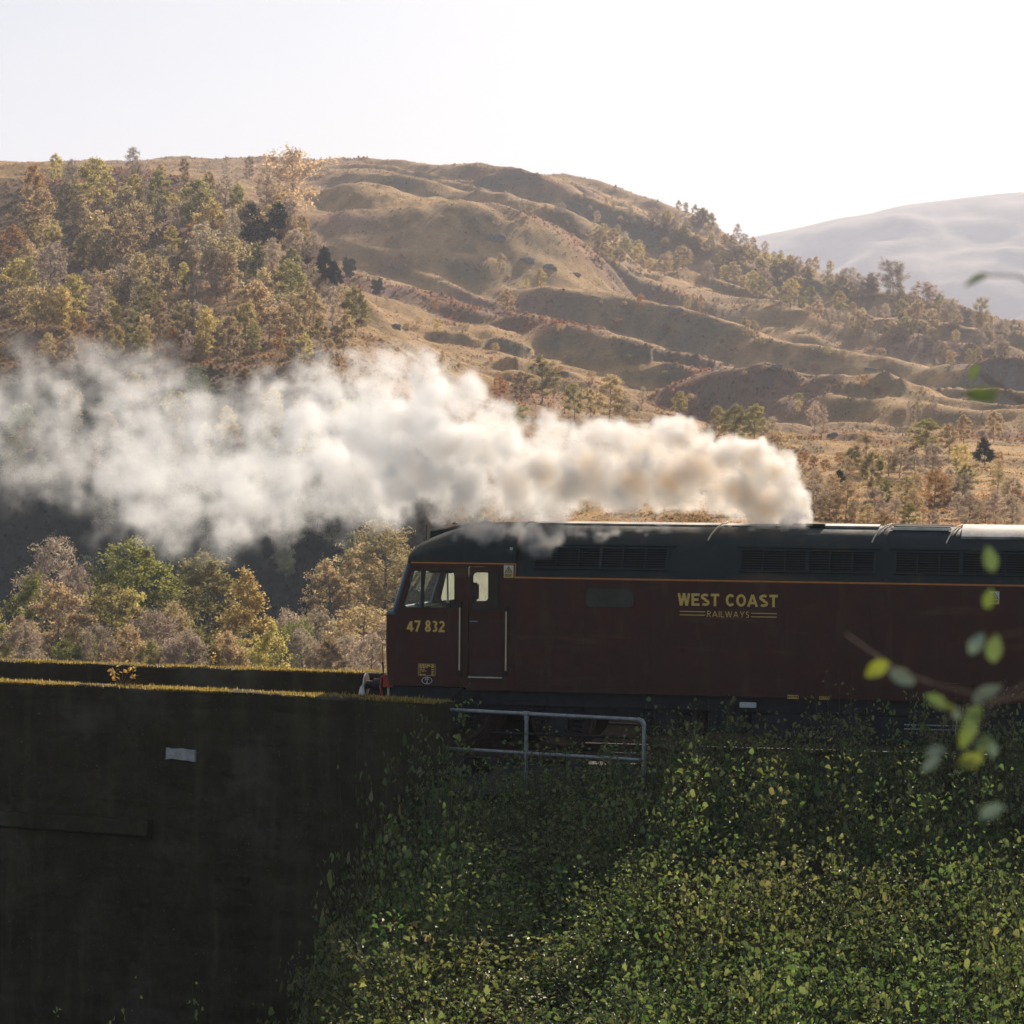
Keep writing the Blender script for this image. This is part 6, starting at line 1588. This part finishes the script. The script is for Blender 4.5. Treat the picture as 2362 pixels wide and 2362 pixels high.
# ---- golden sapling on the near parapet, every leaf a piece of its own
def leaf_piece(name, mat, seed=1, n=6):
    """single leaf blade, pointed and slightly curled, unit length along +X"""
    xs = np.linspace(0, 1, n + 1); w_ = np.sin(np.pi * xs ** .85) ** .8 * .27 + .004
    V = []
    for x, w2 in zip(xs, w_):
        zc = -.12 * x * x
        V += [(x, -w2, zc + w2 * .30), (x, 0, zc), (x, w2, zc + w2 * .30)]
    f = []
    for i in range(n):
        for k in range(2): f.append((i * 3 + k, i * 3 + 3 + k, i * 3 + 4 + k, i * 3 + 1 + k))
    return mesh_np(name, V, np.array(f), mat, True, {'tint': np.full(len(V), np.random.default_rng(seed).random())})
GOLDL = [leaf_piece('leaf', leafy(f'golden_leaf_{k}', c, .55, .06, True), k) for k, c in enumerate(([(0.55, 0.34, 0.06), (0.62, 0.42, 0.09)], [(0.60, 0.42, 0.10), (0.66, 0.5, 0.16)], [(0.42, 0.22, 0.05), (0.52, 0.3, 0.07)]))]
def put_leaf(me, parent, p, d, nrm, ln, inv=None):
    d = Vector(d).normalized(); s = Vector(nrm).cross(d).normalized(); n_ = d.cross(s)
    M = Matrix((d, s, n_)).transposed().to_4x4()
    o = obj('leaf', me, parent); o.matrix_local = Matrix.Translation(Vector(p)) @ M @ Matrix.Diagonal((ln, ln, ln, 1)); return o
base = np.array(at_z(278, 1585, NEAR_Z))
sap = empty('sapling', tuple(base)); tag(sap, 'small sapling with golden leaves growing on the near parapet', 'sapling')
def rel(x, y): p = at_y(x, y, base[1]); return p - base
sr = np.random.default_rng(31); TW = simple('sapling_twig', (0.16, 0.10, 0.06), .8, var=.3)
for tip, bendx in (((290, 1512), .0), ((258, 1538), -.1), ((312, 1540), .12), ((275, 1522), -.03), ((300, 1528), .08), ((265, 1552), -.1), ((316, 1556), .15)):
    e = rel(*tip); e[1] += sr.uniform(-.12, .12); m = e * .5 + np.array([bendx * .4, 0, .03])
    MB().tube([(0, 0, -.03), tuple(m), tuple(e)], [.008, .005, .002], 5).build('twig', TW, sap)
    for k in range(6):
        f = sr.uniform(.4, 1.0); q = (m * 2 * f if f < .5 else m * (2 - 2 * f) + e * (2 * f - 1))
        dd = np.array([sr.normal(0, 1), sr.normal(0, .7), sr.normal(.1, .7)])
        put_leaf(GOLDL[sr.integers(3)], sap, q, dd, sr.normal(0, 1, 3), sr.uniform(.055, .10))
for tip in ((352, 1560), (345, 1569), (338, 1548), (356, 1574)):
    e = rel(*tip); m = e * .55 + np.array([0, .02, .03]); MB().tube([(0, 0, 0), tuple(m), tuple(e)], [.005, .003, .001], 4).build('bare_twig', TW, sap)
b2 = np.array(at_z(495, 1538, FAR_Z)); wd_ = empty('weed', tuple(b2)); tag(wd_, 'tiny golden weed on the far parapet', 'weed')
for k in range(3):
    e = np.array([sr.normal(0, .05), sr.normal(0, .04), sr.uniform(.15, .28)]); MB().tube([(0, 0, -.02), tuple(e)], [.004, .0015], 4).build('stem', TW, wd_)
    for q in range(6): put_leaf(GOLDL[sr.integers(3)], wd_, e * sr.uniform(.4, 1.0), sr.normal(0, 1, 3), sr.normal(0, 1, 3), sr.uniform(.04, .07))

# ---- leaves of a branch close to the camera at the right edge
NL = {'yellow': leaf_piece('leaf', leafy('near_leaf_yellow', [(0.16, 0.19, 0.02), (0.2, 0.22, 0.03)], .6, .05, False, rough=.3), 3, 8),
      'green': leaf_piece('leaf', leafy('near_leaf_green', [(0.08, 0.13, 0.02), (0.12, 0.17, 0.03)], .5, .08, False, rough=.3), 4, 8),
      'pale': leaf_piece('leaf', leafy('near_leaf_glossy', [(0.07, 0.11, 0.04), (0.11, 0.15, 0.06)], .4, .2, False, rough=.35), 5, 8),
      'orange': leaf_piece('leaf', leafy('near_leaf_orange', [(0.35, 0.14, 0.02), (0.4, 0.18, 0.03)], .55, .05, False, rough=.3), 6, 8)}
nr = np.random.default_rng(12)
def branch(label, anchor, stems, leaves, Y):
    a0 = np.array(at_y(anchor[0] * D2S, anchor[1] * D2S, Y)); e = empty('leafy_branch', tuple(a0)); tag(e, label, 'branch', None)
    for st in stems:
        pts = [np.array(at_y(x * D2S, y * D2S, Y + dy)) - a0 for x, y, dy in st]
        MB().tube([tuple(p) for p in pts], list(np.linspace(.0028, .0012, len(pts))), 6).build('twig', TW, e, True)
    for (x, y, col, sz, ang, face) in leaves:
        c = np.array(at_y(x * D2S, y * D2S, Y + nr.uniform(-.15, .15))) - a0; ln = sz * 1.05 / 5100 * Y
        d = np.array([math.cos(rad(ang)), nr.uniform(-.35, .35), math.sin(rad(ang))])
        n_ = np.array([0, -1, 0]) * face + np.array([0, 0, 1]) * (1 - face) + nr.normal(0, .15, 3)
        put_leaf(NL[col], e, c - unit(d) * ln * .5, d, n_, ln)
branch('blurred green leafy twig hanging in at the upper right edge', (1990, 560), [[(1990, 560, 0), (1920, 520, 0), (1850, 520, 0)], [(1990, 800, 0), (1900, 740, 0), (1840, 700, 0)]],
       [(1842, 528, 'green', 50, 200, .55), (1848, 746, 'green', 62, 170, .6), (1868, 742, 'green', 40, 20, .5), (1838, 702, 'green', 32, 250, .3)], 4.7)
branch('blurred branch of yellow and pale leaves close to the camera at the lower right', (1990, 1180), [[(1990, 1180, 0), (1880, 1200, .05), (1830, 1215, .05)], [(1990, 1300, 0), (1860, 1330, 0), (1800, 1340, 0), (1755, 1395, 0)], [(1990, 1260, 0), (1880, 1320, 0), (1840, 1390, 0), (1790, 1450, 0)], [(1880, 1320, 0), (1760, 1290, 0), (1690, 1265, .1), (1640, 1228, .1), (1595, 1195, .15)]],
       [(1654, 1262, 'yellow', 52, 215, .8), (1703, 1278, 'pale', 58, -20, .55), (1868, 1054, 'green', 50, 100, .7), (1866, 1130, 'green', 40, 80, .7), (1842, 1214, 'pale', 46, 60, .5), (1876, 1222, 'green', 56, 85, .7),
        (1862, 1308, 'pale', 62, 35, .45), (1784, 1335, 'yellow', 40, 160, .7), (1802, 1344, 'pale', 32, 110, .6), (1766, 1322, 'green', 44, 150, .5), (1836, 1352, 'green', 56, 60, .6), (1826, 1388, 'green', 58, 240, .6),
        (1766, 1417, 'pale', 36, 10, .85), (1756, 1442, 'pale', 44, 215, .4), (1830, 1436, 'yellow', 52, 200, .8), (1856, 1402, 'green', 40, 60, .5), (1872, 1412, 'pale', 34, 100, .7), (1872, 1530, 'pale', 48, 30, .6)], 4.5)
